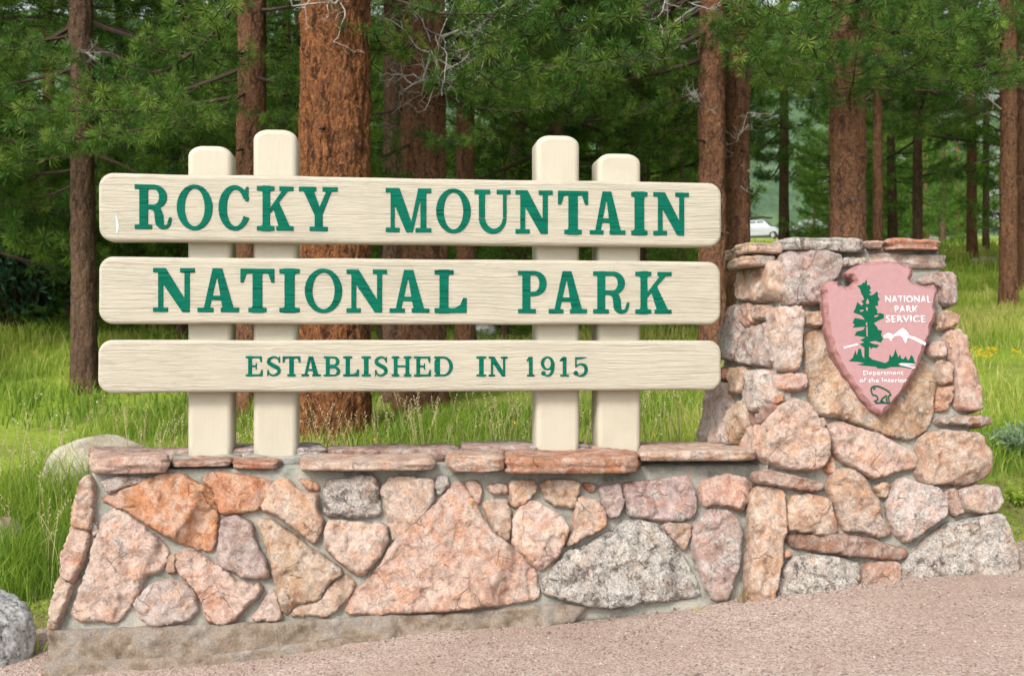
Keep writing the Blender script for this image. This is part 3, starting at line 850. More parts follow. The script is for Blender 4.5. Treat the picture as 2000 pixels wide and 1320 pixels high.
W = [
 (Z1([(330,195),(355,230),(352,330),(350,450),(335,500),(232,480),(245,380),(290,230)]), 'rose', .06),
 (Z1([(232,484),(333,506),(318,610),(270,730),(240,800),(172,755),(185,640),(210,560)]), 'rose', .065),
 (Z1([(170,765),(240,806),(195,915),(150,1045),(103,1062),(112,940),(145,830)]), 'tan', .06),
 (Z1([(400,330),(460,308),(620,235),(740,190),(850,190),(930,240),(1030,290),(1055,420),(1040,540),(1015,610),(960,615),(860,580),(740,520),(600,430),(500,380)]), 'orange', .06),
 (Z1([(395,238),(430,212),(720,205),(640,233),(545,252),(440,290)]), 'mauve', .03),
 (Z1([(975,195),(1050,180),(1150,190),(1345,225),(1335,290),(1280,390),(1180,405),(1070,400),(1040,340),(1020,270),(975,235)]), 'orange', .05),
 (Z1([(320,730),(350,600),(395,470),(415,420),(470,390),(530,410),(650,500),(785,625),(765,680),(720,735),(645,745),(600,870),(545,950),(480,1025),(380,1005),(270,1000),(232,960),(270,870)]), 'pink', .05),
 (Z1([(600,890),(680,800),(780,780),(880,800),(930,870),(940,950),(900,1000),(800,1025),(660,1035),(600,980),(588,920)]), 'pale', .055),
 (Z1([(820,645),(870,610),(960,640),(1060,710),(1150,790),(1300,815),(1290,845),(1215,925),(1150,1000),(1070,1040),(990,1012),(972,930),(920,830),(815,720)]), 'rose', .045),
 (Z1([(1045,650),(1060,560),(1075,450),(1160,420),(1240,465),(1260,560),(1310,660),(1340,770),(1190,765),(1130,730),(1060,710)]), 'mauve', .065),
 (Z1([(1355,830),(1390,900),(1405,1000),(1340,1012),(1240,1000),(1290,930)]), 'pink', .03),
 (Z1([(772,650),(808,640),(812,738),(762,738)]), 'sand', .025),
 (Z1([(345,470),(375,455),(372,520),(345,535)]), 'grey', .02),
 (Z2([(35,470),(105,290),(200,255),(280,330),(350,360),(425,365),(405,450),(448,550),(440,610),(400,705),(300,620),(220,560),(150,500)]), 'tan', .05),
 (Z2([(292,258),(340,270),(430,300),(420,328),(370,328),(310,292)]), 'orange', .025),
 (Z2([(455,290),(500,265),(600,265),(700,235),(790,245),(830,290),(835,400),(853,500),(760,520),(650,515),(465,505)]), 'dark', .05),
 (Z2([(870,300),(900,250),(1000,245),(1120,260),(1210,265),(1195,440),(1080,560),(930,680),(915,590),(890,480),(845,340)]), 'pink', .05),
 (Z2([(1225,240),(1300,240),(1305,300),(1240,370),(1220,300)]), 'grey', .025),
 (Z2([(470,590),(500,540),(700,560),(880,570),(895,690),(830,800),(710,915),(640,880),(540,790),(470,710)]), 'pink', .06),
 ([(893,938),(905,945),(935,995),(962,1040),(992,1062),(1020,1085),(1048,1120),(1052,1168),(960,1183),(860,1193),(740,1198),(674,1196),(690,1163),(735,1112),(768,1058),(815,1020),(860,975)], 'rose', .06),
 (Z2([(12,570),(30,535),(110,540),(200,600),(380,740),(595,890),(480,980),(425,1085),(270,1105),(215,1180),(180,1150),(110,850),(60,680)]), 'sand', .05),
 (Z2([(610,905),(680,970),(640,1050),(540,1150),(470,1195),(400,1190),(230,1190),(285,1125),(435,1100),(500,990)]), 'sand', .03),
 (Z2([(1425,280),(1490,265),(1535,330),(1520,420),(1500,432),(1455,350)]), 'rose', .03),
 (Z2([(1575,300),(1705,300),(1700,350),(1640,352),(1590,350)]), 'rose', .035),
 ([(943,985),(960,973),(990,975),(995,1000),(996,1030),(991,1055),(975,1045),(955,1015)], 'tan', .04),
 (Z3([(135,290),(290,285),(330,340),(270,410),(230,465),(150,470)]), 'tan', .045),
 (Z3([(345,310),(420,285),(620,300),(620,390),(590,480),(470,470),(400,430),(360,360)]), 'sand', .05),
 (Z3([(665,312),(748,318),(742,352),(710,367),(668,342)]), 'red', .03),
 (Z3([(150,560),(200,480),(290,430),(370,460),(480,540),(545,620),(535,700),(460,840),(350,935),(270,870),(150,740),(145,640)]), 'pink', .07),
 (Z3([(600,420),(640,395),(740,425),(800,490),(815,600),(740,660),(640,705),(540,755),(535,730),(580,650),(590,520)]), 'rose', .06),
 (Z3([(765,330),(920,310),(930,400),(945,470),(900,540),(850,550),(820,530),(800,430)]), 'mauve', .045),
 (Z3([(940,310),(1050,300),(1200,280),(1400,250),(1440,340),(1465,500),(1420,555),(1340,575),(1200,570),(1050,555),(980,530),(960,420)]), 'mauve', .055),
 (Z3([(1490,330),(1560,270),(1680,240),(1800,270),(1880,330),(1840,420),(1790,505),(1700,470),(1590,455),(1520,475),(1490,400)]), 'rose', .055),
 (Z3([(355,1010),(440,920),(530,805),(640,770),(780,690),(880,640),(945,572),(1060,565),(1200,610),(1290,730),(1400,870),(1470,1010),(1490,1100),(1400,1130),(1200,1150),(1050,1150),(1000,1185),(800,1195),(650,1175),(480,1125),(370,1090)]), 'grey', .07),
 (Z3([(1230,600),(1410,600),(1420,680),(1380,785),(1330,740),(1270,680)]), 'tan', .045),
 (Z3([(1430,640),(1470,570),(1560,490),(1680,500),(1750,560),(1780,660),(1770,850),(1720,1010),(1695,1140),(1600,1140),(1540,1060),(1470,880),(1435,760)]), 'mauve', .075),
]
for pts, tnt, H in W:
    stone(wall, WALLP, pts, tnt, H)

# cap course: front row then back row, flat-bedded slabs
def capfoot(u0, u1, yf, yb, skew=0.0):
    y0 = 6.5+YAW*0; out = []
    for (u, off) in ((u0, yf), (u1, yf), (u1+skew, yb), (u0+skew, yb)):
        k = (u-1000)/F
        yy = off/(1-YAW*k)
        out.append((k*yy, yy))
    return out
caps = [(176, 329, 6.19, 6.56, .985, .895, 'rose'), (333, 452, 6.24, 6.60, .960, .925, 'brown'), (455, 545, 6.25, 6.56, .955, .912, 'rust'), (590, 846, 6.16, 6.58, .960, .905, 'rose'),
        (873, 984, 6.16, 6.56, .985, .890, 'rose'), (986, 1247, 6.12, 6.60, .975, .880, 'rust'), (1251, 1474, 6.17, 6.60, .990, .935, 'tan')]
for k, (u0, u1, yf, yb, zt, zb, tnt) in enumerate(caps):
    slab(wall, capfoot(u0, u1, yf, yb), zt, zb+0.014, tnt, seed=40+k)
for k, (u0, u1) in enumerate([(182, 420), (424, 640), (644, 900), (904, 1150), (1154, 1425)]):
    slab(wall, capfoot(u0, u1, 6.61, 6.98, -10), .980+.012*(k % 2), .900, ['brown', 'mauve', 'brown', 'mauve', 'tan'][k], seed=60+k)

# ---- pillar
def pl_back(x): return 7.15+0.08*(x-2.0)
pillar = tag(empty('stone_pillar', (2.1, 6.7, float(ground_z(2.1, 6.6)))), 'tapering fieldstone pillar bearing the pink arrowhead plaque at the right end of the wall', 'pillar')
c1 = PILP.hit(1525, 500); c2 = PILP.hit(1484, 1000)
dr = ray(1392, 850); c3 = EYEV+dr*7.05
e1 = c1-c3                                                   # left flank runs back from the front corner
upv = c1-c2
LEFTP = Plane(c2, np.cross(upv, np.cross(c2-c3, upv)), upv)
if np.dot(LEFTP.n, EYEV-c2) < 0:
    LEFTP = Plane(c2, -LEFTP.e1, upv)
core(pillar, 'mortar_body', PILP, [(1536, 490), (1560, 484), (1835, 484), (1838, 560), (1848, 660), (1890, 780), (1905, 920), (1930, 1010), (1962, 1125), (1700, 1180), (1478, 1200), (1484, 1000), (1504, 900), (1532, 560)], lambda x: 6.95+0.08*(x-2.0), M['mortar'], 0.03, 0.012, -0.015)
core(pillar, 'mortar_body', LEFTP, [(1524, 500), (1496, 900), (1484, 1000), (1476, 1180), (1360, 1180), (1378, 900), (1420, 660), (1450, 520), (1470, 495)], lambda x: x*0+7.1, M['mortar'], 0.03, 0.012, -0.02)
PF = [
 (Z5([(370,560),(400,500),(470,490),(545,520),(545,650),(535,800),(510,960),(470,1140),(410,1150),(350,1120),(340,1000),(360,800)]), 'tan', .085),
 (Z5([(380,420),(440,395),(600,430),(760,470),(755,500),(700,515),(560,490),(395,460)]), 'brown', .07),
 (Z5([(555,600),(600,545),(700,530),(790,560),(810,620),(855,740),(810,760),(680,740),(555,730)]), 'rose', .07),
 (Z5([(785,470),(830,400),(910,390),(970,430),(1050,540),(1080,640),(1145,750),(1090,770),(970,740),(880,735),(840,640)]), 'tan', .075),
 (Z5([(1115,570),(1150,480),(1200,435),(1290,470),(1400,500),(1440,570),(1430,650),(1330,720),(1225,800),(1160,740),(1130,660)]), 'pale', .085),
 (Z5([(1060,490),(1090,465),(1130,470),(1120,540),(1080,545)]), 'tan', .04),
 (Z5([(1435,500),(1500,495),(1545,640),(1500,645),(1450,610)]), 'brown', .05),
 (Z5([(1512,510),(1600,490),(1680,480),(1745,500),(1760,570),(1725,630),(1640,637),(1545,612)]), 'pale', .08),
 (Z5([(1285,260),(1330,200),(1420,170),(1540,185),(1620,190),(1665,290),(1695,380),(1670,440),(1560,475),(1440,470),(1330,475),(1285,420),(1300,330)]), 'sand', .10),
 (Z5([(780,150),(850,130),(950,160),(1100,210),(1210,270),(1290,320),(1290,380),(1160,405),(1040,440),(960,400),(870,350),(820,290)]), 'pink', .085),
 (Z5([(430,250),(450,120),(510,40),(600,-5),(680,20),(720,110),(775,190),(785,290),(760,370),(690,405),(580,390),(450,350),(425,320)]), 'pink', .10),
 ([(1566,657),(1590,645),(1640,640),(1760,720),(1800,700),(1825,740),(1820,790),(1812,835),(1775,860),(1710,845),(1640,815),(1590,808),(1580,760),(1572,700)], 'sand', .05),
 (Z5([(1385,112),(1440,105),(1670,93),(1688,130),(1660,147),(1400,137)]), 'brown', .09),
 (Z4([(1565,690),(1590,650),(1650,640),(1695,670),(1715,760),(1755,920),(1780,1050),(1785,1130),(1640,1125),(1640,1000),(1620,850),(1590,760)]), 'rose', .075),
 (Z4([(1470,720),(1550,715),(1575,740),(1570,795),(1500,800),(1465,780)]), 'rose', .05),
 (Z4([(1530,830),(1580,825),(1612,860),(1608,960),(1570,972),(1535,960)]), 'rose', .05),
 (Z4([(1522,1010),(1560,988),(1620,985),(1610,1060),(1575,1130),(1522,1130)]), 'orange', .045),
 (Z4([(1545,540),(1600,525),(1660,560),(1650,600),(1590,630),(1525,640),(1520,600)]), 'tan', .06),
 (Z4([(1400,340),(1500,300),(1605,290),(1630,330),(1645,480),(1550,480),(1540,380),(1450,360)]), 'mauve', .06),
 (Z4([(940,205),(1090,205),(1085,240),(1000,252),(945,255)]), 'pale', .03),
 (Z4([(582,190),(640,157),(760,160),(930,190),(935,230),(915,320),(860,350),(850,470),(760,485),(620,485),(582,460),(590,300)]), 'mauve', .075),
 (Z4([(515,535),(560,510),(690,510),(695,640),(680,860),(640,895),(560,880),(540,800),(520,700)]), 'pale', .085),
 (Z4([(705,552),(720,530),(860,530),(860,590),(800,620),(710,602)]), 'tan', .05),
 (Z4([(530,920),(720,910),(725,1000),(640,1010),(530,1000)]), 'rose', .05),
 (Z4([(530,1050),(590,1035),(585,1070),(540,1090)]), 'orange', .035),
 (Z5([(733,112),(775,103),(770,150),(740,147)]), 'tan', .03),
 (Z5([(780,342),(815,330),(832,400),(788,407)]), 'orange', .035),
 (Z5([(555,762),(700,757),(900,760),(1100,800),(1230,840),(1220,890),(1100,890),(900,870),(700,840),(590,830)]), 'brown', .06),
 (Z5([(585,890),(700,870),(900,890),(970,920),(970,1020),(900,1085),(700,1095),(515,1110),(522,1000)]), 'lichen', .07),
 (Z5([(1000,920),(1180,910),(1185,1000),(1160,1040),(1000,1060)]), 'rose', .05),
 (Z5([(1230,890),(1330,800),(1450,700),(1650,650),(1755,640),(1795,760),(1855,930),(1800,990),(1600,1010),(1320,1020),(1190,1010),(1195,950)]), 'lichen', .10),
 (Z5([(543,837),(580,845),(570,882),(540,882)]), 'orange', .04),
]
for pts, tnt, H in PF:
    stone(pillar, PILP, pts, tnt, H, depth=0.05 if min(p[0] for p in pts) < 1535 else 0.16)
PL = [
 (Z4([(310,390),(340,290),(440,250),(570,212),(583,300),(588,400),(560,450),(440,470),(345,460),(320,430)]), 'tan', .06),
 (Z4([(360,482),(430,475),(440,590),(380,622),(358,600)]), 'rose', .05),
 (Z4([(440,500),(520,490),(528,520),(510,570),(440,580)]), 'rose', .05),
 (Z4([(222,690),(262,520),(290,500),(350,490),(362,620),(358,680),(340,760),(330,830),(220,810)]), 'mauve', .05),
 (Z4([(365,660),(420,620),(508,592),(520,740),(535,820),(500,862),(440,850),(345,842),(345,760)]), 'mauve', .05),
 (Z4([(218,872),(262,872),(258,940),(214,945)]), 'rust', .035),
 (Z4([(270,880),(370,865),(385,900),(350,1020),(280,1020)]), 'tan', .05),
 (Z4([(385,960),(420,895),(490,890),(522,930),(512,1060),(470,1130),(400,1140),(372,1060)]), 'pale', .06),
 (Z4([(150,985),(200,965),(262,965),(272,1100),(278,1240),(262,1340),(84,1340),(110,1190),(120,1120)]), 'pale', .05),
 (Z5([(252,70),(310,20),(360,0),(380,60),(350,170),(290,258),(262,180)]), 'tan', .05),
 (Z5([(322,262),(370,162),(428,140),(430,250),(420,322),(340,322)]), 'rose', .05),
 (Z4([(400,1150),(470,1140),(500,1090),(522,1100),(490,1190),(430,1240)]), 'brown', .03),
]
for pts, tnt, H in PL:
    stone(pillar, LEFTP, pts, tnt, H, depth=0.12)

def pcap(u0, u1, vt, vb, yf, depth, tnt, seed, left=0.0):
    """slab of the pillar's cap: u0..u1 and top/bottom rows on its front edge at depth yf"""
    x0 = (u0-1000)/F*yf; x1 = (u1-1000)/F*yf
    zt = EYE-(vt-HV)/F*yf; zb = EYE-(vb-HV)/F*yf
    slab(pillar, [(x0, yf), (x1, yf+0.02), (x1, yf+depth), (x0+left, yf+depth)], zt, zb, tnt, seed=seed, strata=0.014)
pcap(1456, 1536, 476, 496, 6.52, .60, 'tan', 81, -.02)
pcap(1532, 1698, 466, 489, 6.47, .66, 'lichen', 82)
pcap(1700, 1731, 470, 485, 6.49, .40, 'rose', 83)
pcap(1734, 1846, 468, 487, 6.48, .62, 'rust', 84)
pcap(1452, 1520, 500, 518, 6.54, .52, 'tan', 85)
pcap(1690, 1857, 499, 524, 6.55, .50, 'pale', 86)
# inner bed between the cap slabs
pcap(1478, 1830, 489, 503, 6.60, .50, 'grey', 87)
# ------------------------------------------------------------------ the wooden sign
GRID = 90
class Gly:
    """bold slab-serif capital drawn as a signed field in a box w wide, 1 high"""
    def __init__(self, w, pad=0.06):
        self.h = 1.0/GRID; self.x0 = -pad; self.y0 = -pad; self.w = w
        nx = int((w+2*pad)/self.h)+2; ny = int((1+2*pad)/self.h)+2
        X, Y = np.meshgrid(self.x0+np.arange(nx)*self.h, self.y0+np.arange(ny)*self.h)
        self.P = np.c_[X.ravel(), Y.ravel()]; self.shape = X.shape
    def poly(self, pts): return poly_sdf(self.P, np.array(pts, float))
    def rect(self, x0, y0, x1, y1): return self.poly([(x0, y0), (x1, y0), (x1, y1), (x0, y1)])
    def ell(self, cx, cy, rx, ry):
        a = np.linspace(0, 2*pi, 56, endpoint=False)
        return self.poly(np.c_[cx+rx*np.cos(a), cy+ry*np.sin(a)])
    def path(self, pts, wid, n=9):
        """stroke along a smooth path, width varying"""
        pts = np.array(pts, float); wid = np.broadcast_to(np.array(wid, float), (len(pts),))
        t = np.arange(len(pts)); tt = np.linspace(0, len(pts)-1, (len(pts)-1)*n+1)
        def cr(a):
            e = np.vstack([2*a[:1]-a[1:2], a, 2*a[-1:]-a[-2:-1]])
            o = []
            for q in tt:
                i = min(int(q), len(a)-2); f = q-i
                p0, p1, p2, p3 = e[i], e[i+1], e[i+2], e[i+3]
                o.append(0.5*((2*p1)+(-p0+p2)*f+(2*p0-5*p1+4*p2-p3)*f*f+(-p0+3*p1-3*p2+p3)*f**3))
            return np.array(o)
        C = cr(pts); Wd = np.interp(tt, t, wid)/2
        d = np.full(len(self.P), 9.0)
        for i in range(len(C)-1):
            a, b = C[i], C[i+1]; e = b-a; w = self.P-a
            s = np.clip((w@e)/(e@e+1e-12), 0, 1)
            d = np.minimum(d, np.linalg.norm(w-s[:, None]*e, axis=1)-(Wd[i]+(Wd[i+1]-Wd[i])*s))
        return d
def U(*a):
    r = a[0]
    for b in a[1:]: r = np.minimum(r, b)
    return r
def SM(a, b, k=0.05):
    h = np.clip(0.5+0.5*(b-a)/k, 0, 1)
    return b*(1-h)+a*h-k*h*(1-h)
def SUB(a, b): return np.maximum(a, -b)
def AND(a, b): return np.maximum(a, b)

SF = 0.115
def stem(g, x0, x1, y0=0.0, y1=1.0, sl=0.06, sr=0.06, top=True, bot=True):
    d = g.rect(x0, y0, x1, y1)
    if bot: d = SM(d, g.rect(x0-sl, 0, x1+sr, SF), 0.05)
    if top: d = SM(d, g.rect(x0-sl, 1-SF, x1+sr, 1), 0.05)
    return d
def glyph(ch, w):
    g = Gly(w)
    S = 0.20
    if ch == 'I':
        d = stem(g, w/2-.12, w/2+.12, sl=w/2-.12, sr=w/2-.12)
    elif ch in 'OD' and ch == 'O':
        d = SUB(g.ell(w/2, .5, w/2, .515), g.ell(w/2, .5, w/2-.185, .515-.105))
    elif ch == 'D':
        o = AND(U(g.ell(w*.46, .5, w*.54, .5), g.rect(.09, 0, w*.46, 1)), g.rect(0, 0, w, 1))
        i = AND(U(g.ell(w*.46, .5, w*.54-.20, .5-.11), g.rect(.09, .11, w*.46, .89)), g.rect(.09+S, .11, w, .89))
        d = U(SUB(o, i), g.rect(0, 0, .2, SF), g.rect(0, 1-SF, .2, 1))
    elif ch == 'N':
        d = U(g.rect(.11, 0, .235, 1), g.rect(w-.245, 0, w-.115, 1), g.poly([(0, 1), (.29, 1), (w-.115, .12), (w-.115, 0), (w-.29, 0), (.115, .80), (.11, 1-SF), (0, 1-SF)]),
              g.rect(0, 0, .34, SF), g.rect(w-.34, 1-SF, w, 1))
    elif ch == 'M':
        d = U(g.rect(.11, 0, .215, 1), g.rect(w-.26, 0, w-.115, 1), g.poly([(0, 1), (.325, 1), (w*.575, .22), (w*.595, 0), (w*.445, 0), (.12, .80), (.12, 1-SF), (0, 1-SF)]),
              g.poly([(w*.50, 0), (w*.595, 0), (w-.20, .97), (w-.315, .97)]), g.rect(0, 0, .325, SF), g.rect(w-.375, 0, w, SF), g.rect(w-.32, 1-SF, w, 1))
    elif ch == 'U':
        o = U(AND(g.ell(w*.5, .36, w*.385, .375), g.rect(-1, -1, 2, .36)), g.rect(w*.115, .36, w*.885, 1))
        i = U(AND(g.ell(w*.535, .38, w*.235, .265), g.rect(-1, -1, 2, .38)), g.rect(w*.30, .38, w*.77, 1.2))
        d = U(SUB(o, i), g.rect(0, 1-SF, .42*w+.02, 1), g.rect(w*.60, 1-SF, w, 1))
    elif ch == 'T':
        d = U(stem(g, w*.5-.115, w*.5+.115, sl=.095, sr=.095, top=False), g.rect(0, 1-.12, w, 1),
              g.poly([(0, 1), (0, .67), (.08, .67), (.15, .86), (.16, 1)]), g.poly([(w, 1), (w, .67), (w-.08, .67), (w-.15, .86), (w-.16, 1)]))
    elif ch == 'A':
        ax = w*.49
        o = g.poly([(w*.13, 0), (ax-.12, 1), (ax+.10, 1), (w*.90, 0), (w*.90-.27, 0), (ax-.02, .78), (w*.13+.14, 0)])
        d = U(o, g.poly([(w*.24, .27), (w*.78, .27), (w*.74, .385), (w*.28, .385)]), g.rect(0, 0, w*.395, SF), g.rect(w*.545, 0, w, SF))
    elif ch in 'RPB':
        bx = w*.88 if ch != 'B' else w*.95
        st0, st1 = .10, .10+S
        lo = .44 if ch == 'R' else .40
        if ch == 'B': lo = .47
        ry = (1-lo)/2; cy = 1-ry; cx = bx-.30
        o = U(g.rect(.1, lo, cx, 1), AND(g.ell(cx, cy, .30, ry), g.rect(cx-.02, 0, 2, 1)))
        i = U(g.rect(st1, lo+.115, cx, 1-.115), AND(g.ell(cx, cy, .30-.185, ry-.115), g.rect(cx-.02, 0, 2, 1)))
        d = U(SUB(o, i), g.rect(st0, 0, st1, 1), g.rect(0, 1-SF, .2, 1))
        if ch == 'P':
            d = U(d, g.rect(0, 0, .43, SF))
        elif ch == 'R':
            leg = g.path([(w*.45, .50), (w*.60, .44), (w*.655, .30), (w*.67, .14), (w*.765, .055), (w*.90, .09), (w*.955, .24)], [.11, .17, .20, .19, .11, .09, .085])
            d = U(d, g.rect(0, 0, .39, SF), AND(leg, g.rect(0, -.03, w+.02, .56)))
        else:
            ry2 = .255; cx2 = w-.31
            o = U(g.rect(.1, 0, cx2, .51), AND(g.ell(cx2, ry2, .31, ry2), g.rect(cx2-.02, -.1, 2, 1)))
            i = U(g.rect(st1, .11, cx2, .40), AND(g.ell(cx2, ry2, .31-.19, ry2-.11), g.rect(cx2-.02, -.1, 2, 1)))
            d = U(d, SUB(o, i), g.rect(0, 0, .2, SF)); d = SUB(d, AND(g.rect(st1, .115, cx2, .40), g.rect(0, 0, 9, 9)))
    elif ch == 'C':
        ring = SUB(g.ell(w*.53, .5, w*.53, .515), g.ell(w*.56, .5, w*.53-.175, .515-.115))
        d = SUB(ring, g.poly([(w*.58, .36), (w*.80, .33), (w*1.2, .26), (w*1.2, .70), (w*.80, .70), (w*.58, .66)]))
        d = U(d, g.poly([(w*.86, .645), (w*.985, .645), (w*.985, .985), (w*.90, .985), (w*.84, .90), (w*.80, .80)]))
    elif ch == 'K':
        d = U(stem(g, .125, .30, sl=.125, sr=.10), g.poly([(.28, .36), (.28, .50), (w*.70, .93), (w*.88, .93)]), g.rect(w*.60, 1-SF, w, 1),
              g.poly([(w*.42, .56), (w*.60, .66), (w*.93, .05), (w*.60, .05)]), g.rect(w*.52, 0, w, SF))
    elif ch == 'Y':
        d = U(g.rect(w*.40, 0, w*.40+.19, .45), g.poly([(w*.09, .95), (w*.38, .95), (w*.59, .42), (w*.40, .36)]), g.poly([(w*.72, .95), (w*.87, .95), (w*.62, .38), (w*.47, .44)]),
              g.rect(0, 1-SF, w*.46, 1), g.rect(w*.60, 1-SF, w, 1), g.rect(w*.27, 0, w*.75, SF))
    elif ch == 'L':
        d = U(stem(g, .115, .115+S+.02, sl=.115, sr=.12), g.rect(0, 0, w, .125), g.poly([(w, 0), (w, .36), (w-.10, .36), (w-.16, .20), (w-.30, .12), (w-.3, 0)]))
    elif ch == 'E':
        d = U(stem(g, .12, .12+S, sl=.12, sr=.1), g.rect(.1, 1-.115, w*.96, 1), g.rect(.1, 0, w, .12), g.rect(.3, .45, w*.64, .555), g.rect(w*.57, .34, w*.66, .66),
              g.poly([(w*.96, 1), (w*.96, .68), (w*.86, .68), (w*.80, .86), (w*.7, .93)]), g.poly([(w, 0), (w, .34), (w*.90, .34), (w*.83, .15), (w*.72, .07)]))
    elif ch == 'H':
        d = U(stem(g, .10, .30, sl=.10, sr=.09), stem(g, w-.30, w-.10, sl=.09, sr=.10), g.rect(.2, .45, w-.2, .56))
    elif ch == 'S':
        d = g.path([(w*.86, .74), (w*.74, .90), (w*.48, .95), (w*.20, .84), (w*.19, .66), (w*.48, .53), (w*.78, .40), (w*.83, .20), (w*.55, .055), (w*.27, .09), (w*.12, .27)],
                   [.08, .10, .11, .16, .20, .22, .21, .17, .11, .10, .08])
        d = U(d, g.poly([(w*.80, .67), (w*.93, .67), (w*.93, .99), (w*.83, .99)]), g.poly([(w*.05, .01), (w*.14, .01), (w*.20, .33), (w*.05, .33)]))
    elif ch == '1':
        d = U(g.rect(w*.5-.10, 0, w*.5+.10, .99), g.rect(w*.06, 0, w*.94, SF), g.poly([(w*.5-.10, .99), (w*.02, .83), (w*.02, .74), (w*.5-.05, .78)]))
    elif ch == '9':
        ring = SUB(g.ell(w*.48, .66, w*.48, .35), g.ell(w*.48, .66, w*.48-.185, .35-.10))
        tail = g.path([(w*.86, .66), (w*.84, .36), (w*.70, .12), (w*.44, .045), (w*.20, .13)], [.19, .19, .15, .10, .09])
        d = U(ring, tail, g.ell(w*.20, .17, .125, .125))
    elif ch == '5':
        bowl = g.path([(w*.22, .50), (w*.45, .615), (w*.76, .56), (w*.87, .33), (w*.72, .10), (w*.42, .045), (w*.20, .13)], [.07, .10, .17, .20, .15, .10, .09])
        d = U(bowl, g.ell(w*.20, .18, .125, .125), g.rect(w*.14, .46, w*.14+.09, .95), g.poly([(w*.14, .84), (w*.50, .86), (w*.86, .93), (w*.93, 1.0), (w*.80, .98), (w*.14, .98)]))
    else:
        raise ValueError(ch)
    return g, d.reshape(g.shape)

def solid_from_field(g, Fv, sx, sy, thick, bevel, tol=0.0045):
    """raised letter: outline at the back, slightly smaller outline on the face"""
    cs = [rdp(c, tol) for c in contours(Fv, g.x0, g.y0, g.h)]
    cs = [c for c in cs if len(c) >= 3 and abs(area2(c)) > 2e-4]
    gy, gx = np.gradient(Fv, g.h)
    mb = MB(); back = []; front = []
    polys = []
    for c in cs:
        ix = np.clip(((c[:, 0]-g.x0)/g.h).astype(int), 0, Fv.shape[1]-2); iy = np.clip(((c[:, 1]-g.y0)/g.h).astype(int), 0, Fv.shape[0]-2)
        nr = np.c_[gx[iy, ix], gy[iy, ix]]; nr /= np.linalg.norm(nr, axis=1)[:, None]+1e-9
        fr = c-nr*(bevel/sy)
        n = len(c)
        C0 = np.c_[c[:, 0]*sx, np.zeros(n), c[:, 1]*sy]
        C1 = np.c_[c[:, 0]*sx, np.full(n, -(thick-bevel)), c[:, 1]*sy]
        C2 = np.c_[fr[:, 0]*sx, np.full(n, -thick), fr[:, 1]*sy]
        i = np.arange(n); j = (i+1) % n
        s = np.concatenate([np.stack([i, i+n, j+n, j], -1), np.stack([i+n, i+2*n, j+2*n, j+n], -1)])
        if area2(c) < 0 or True: mb.add(np.vstack([C0, C1, C2]), s)
        polys.append([Vector((p[0], p[2], 0)) for p in C2])
        front.append(C2)
    P2 = np.vstack(front)[:, [0, 2]]
    E = []; k0 = 0
    for c in front:
        m = len(c); E += [(k0+q, k0+(q+1) % m) for q in range(m)]; k0 += m
    v_, e_, f_, _a, _b, _c = geometry.delaunay_2d_cdt([Vector(q) for q in P2], E, [], 0, 1e-7)
    yf = front[0][0, 1]
    V = np.array([(q[0], yf, q[1]) for q in v_])
    tr = np.array([t[:] for t in f_ if len(t) == 3])
    cen = V[tr].mean(1)[:, [0, 2]]
    odd = np.zeros(len(tr), int)
    for c in front: odd += poly_sdf(cen, c[:, [0, 2]]) < 0
    tr = tr[odd % 2 == 1]                              # counters stay open
    a, b, c_ = V[tr[:, 0]], V[tr[:, 1]], V[tr[:, 2]]
    nn = np.cross(b-a, c_-a)[:, 1]
    tr[nn > 0] = tr[nn > 0][:, ::-1]
    mb.add(V, tr)
    return mb

def fix_normals(me):
    bm = bmesh.new(); bm.from_mesh(me)
    bmesh.ops.remove_doubles(bm, verts=bm.verts, dist=1e-6)
    bmesh.ops.recalc_face_normals(bm, faces=bm.faces)
    bm.to_mesh(me); bm.free()

sroot = SIGNP.hit(800, 893)
sign = tag(empty('wooden_sign', (sroot[0], sroot[1]+0.22, sroot[2])), 'cream timber sign: three planks with raised green lettering on four posts', 'sign')
ROT = math.atan(YAW)
def sign_world(s, z, h=0.0): return SIGNP.world(np.array(s), np.array(z), np.array(h))

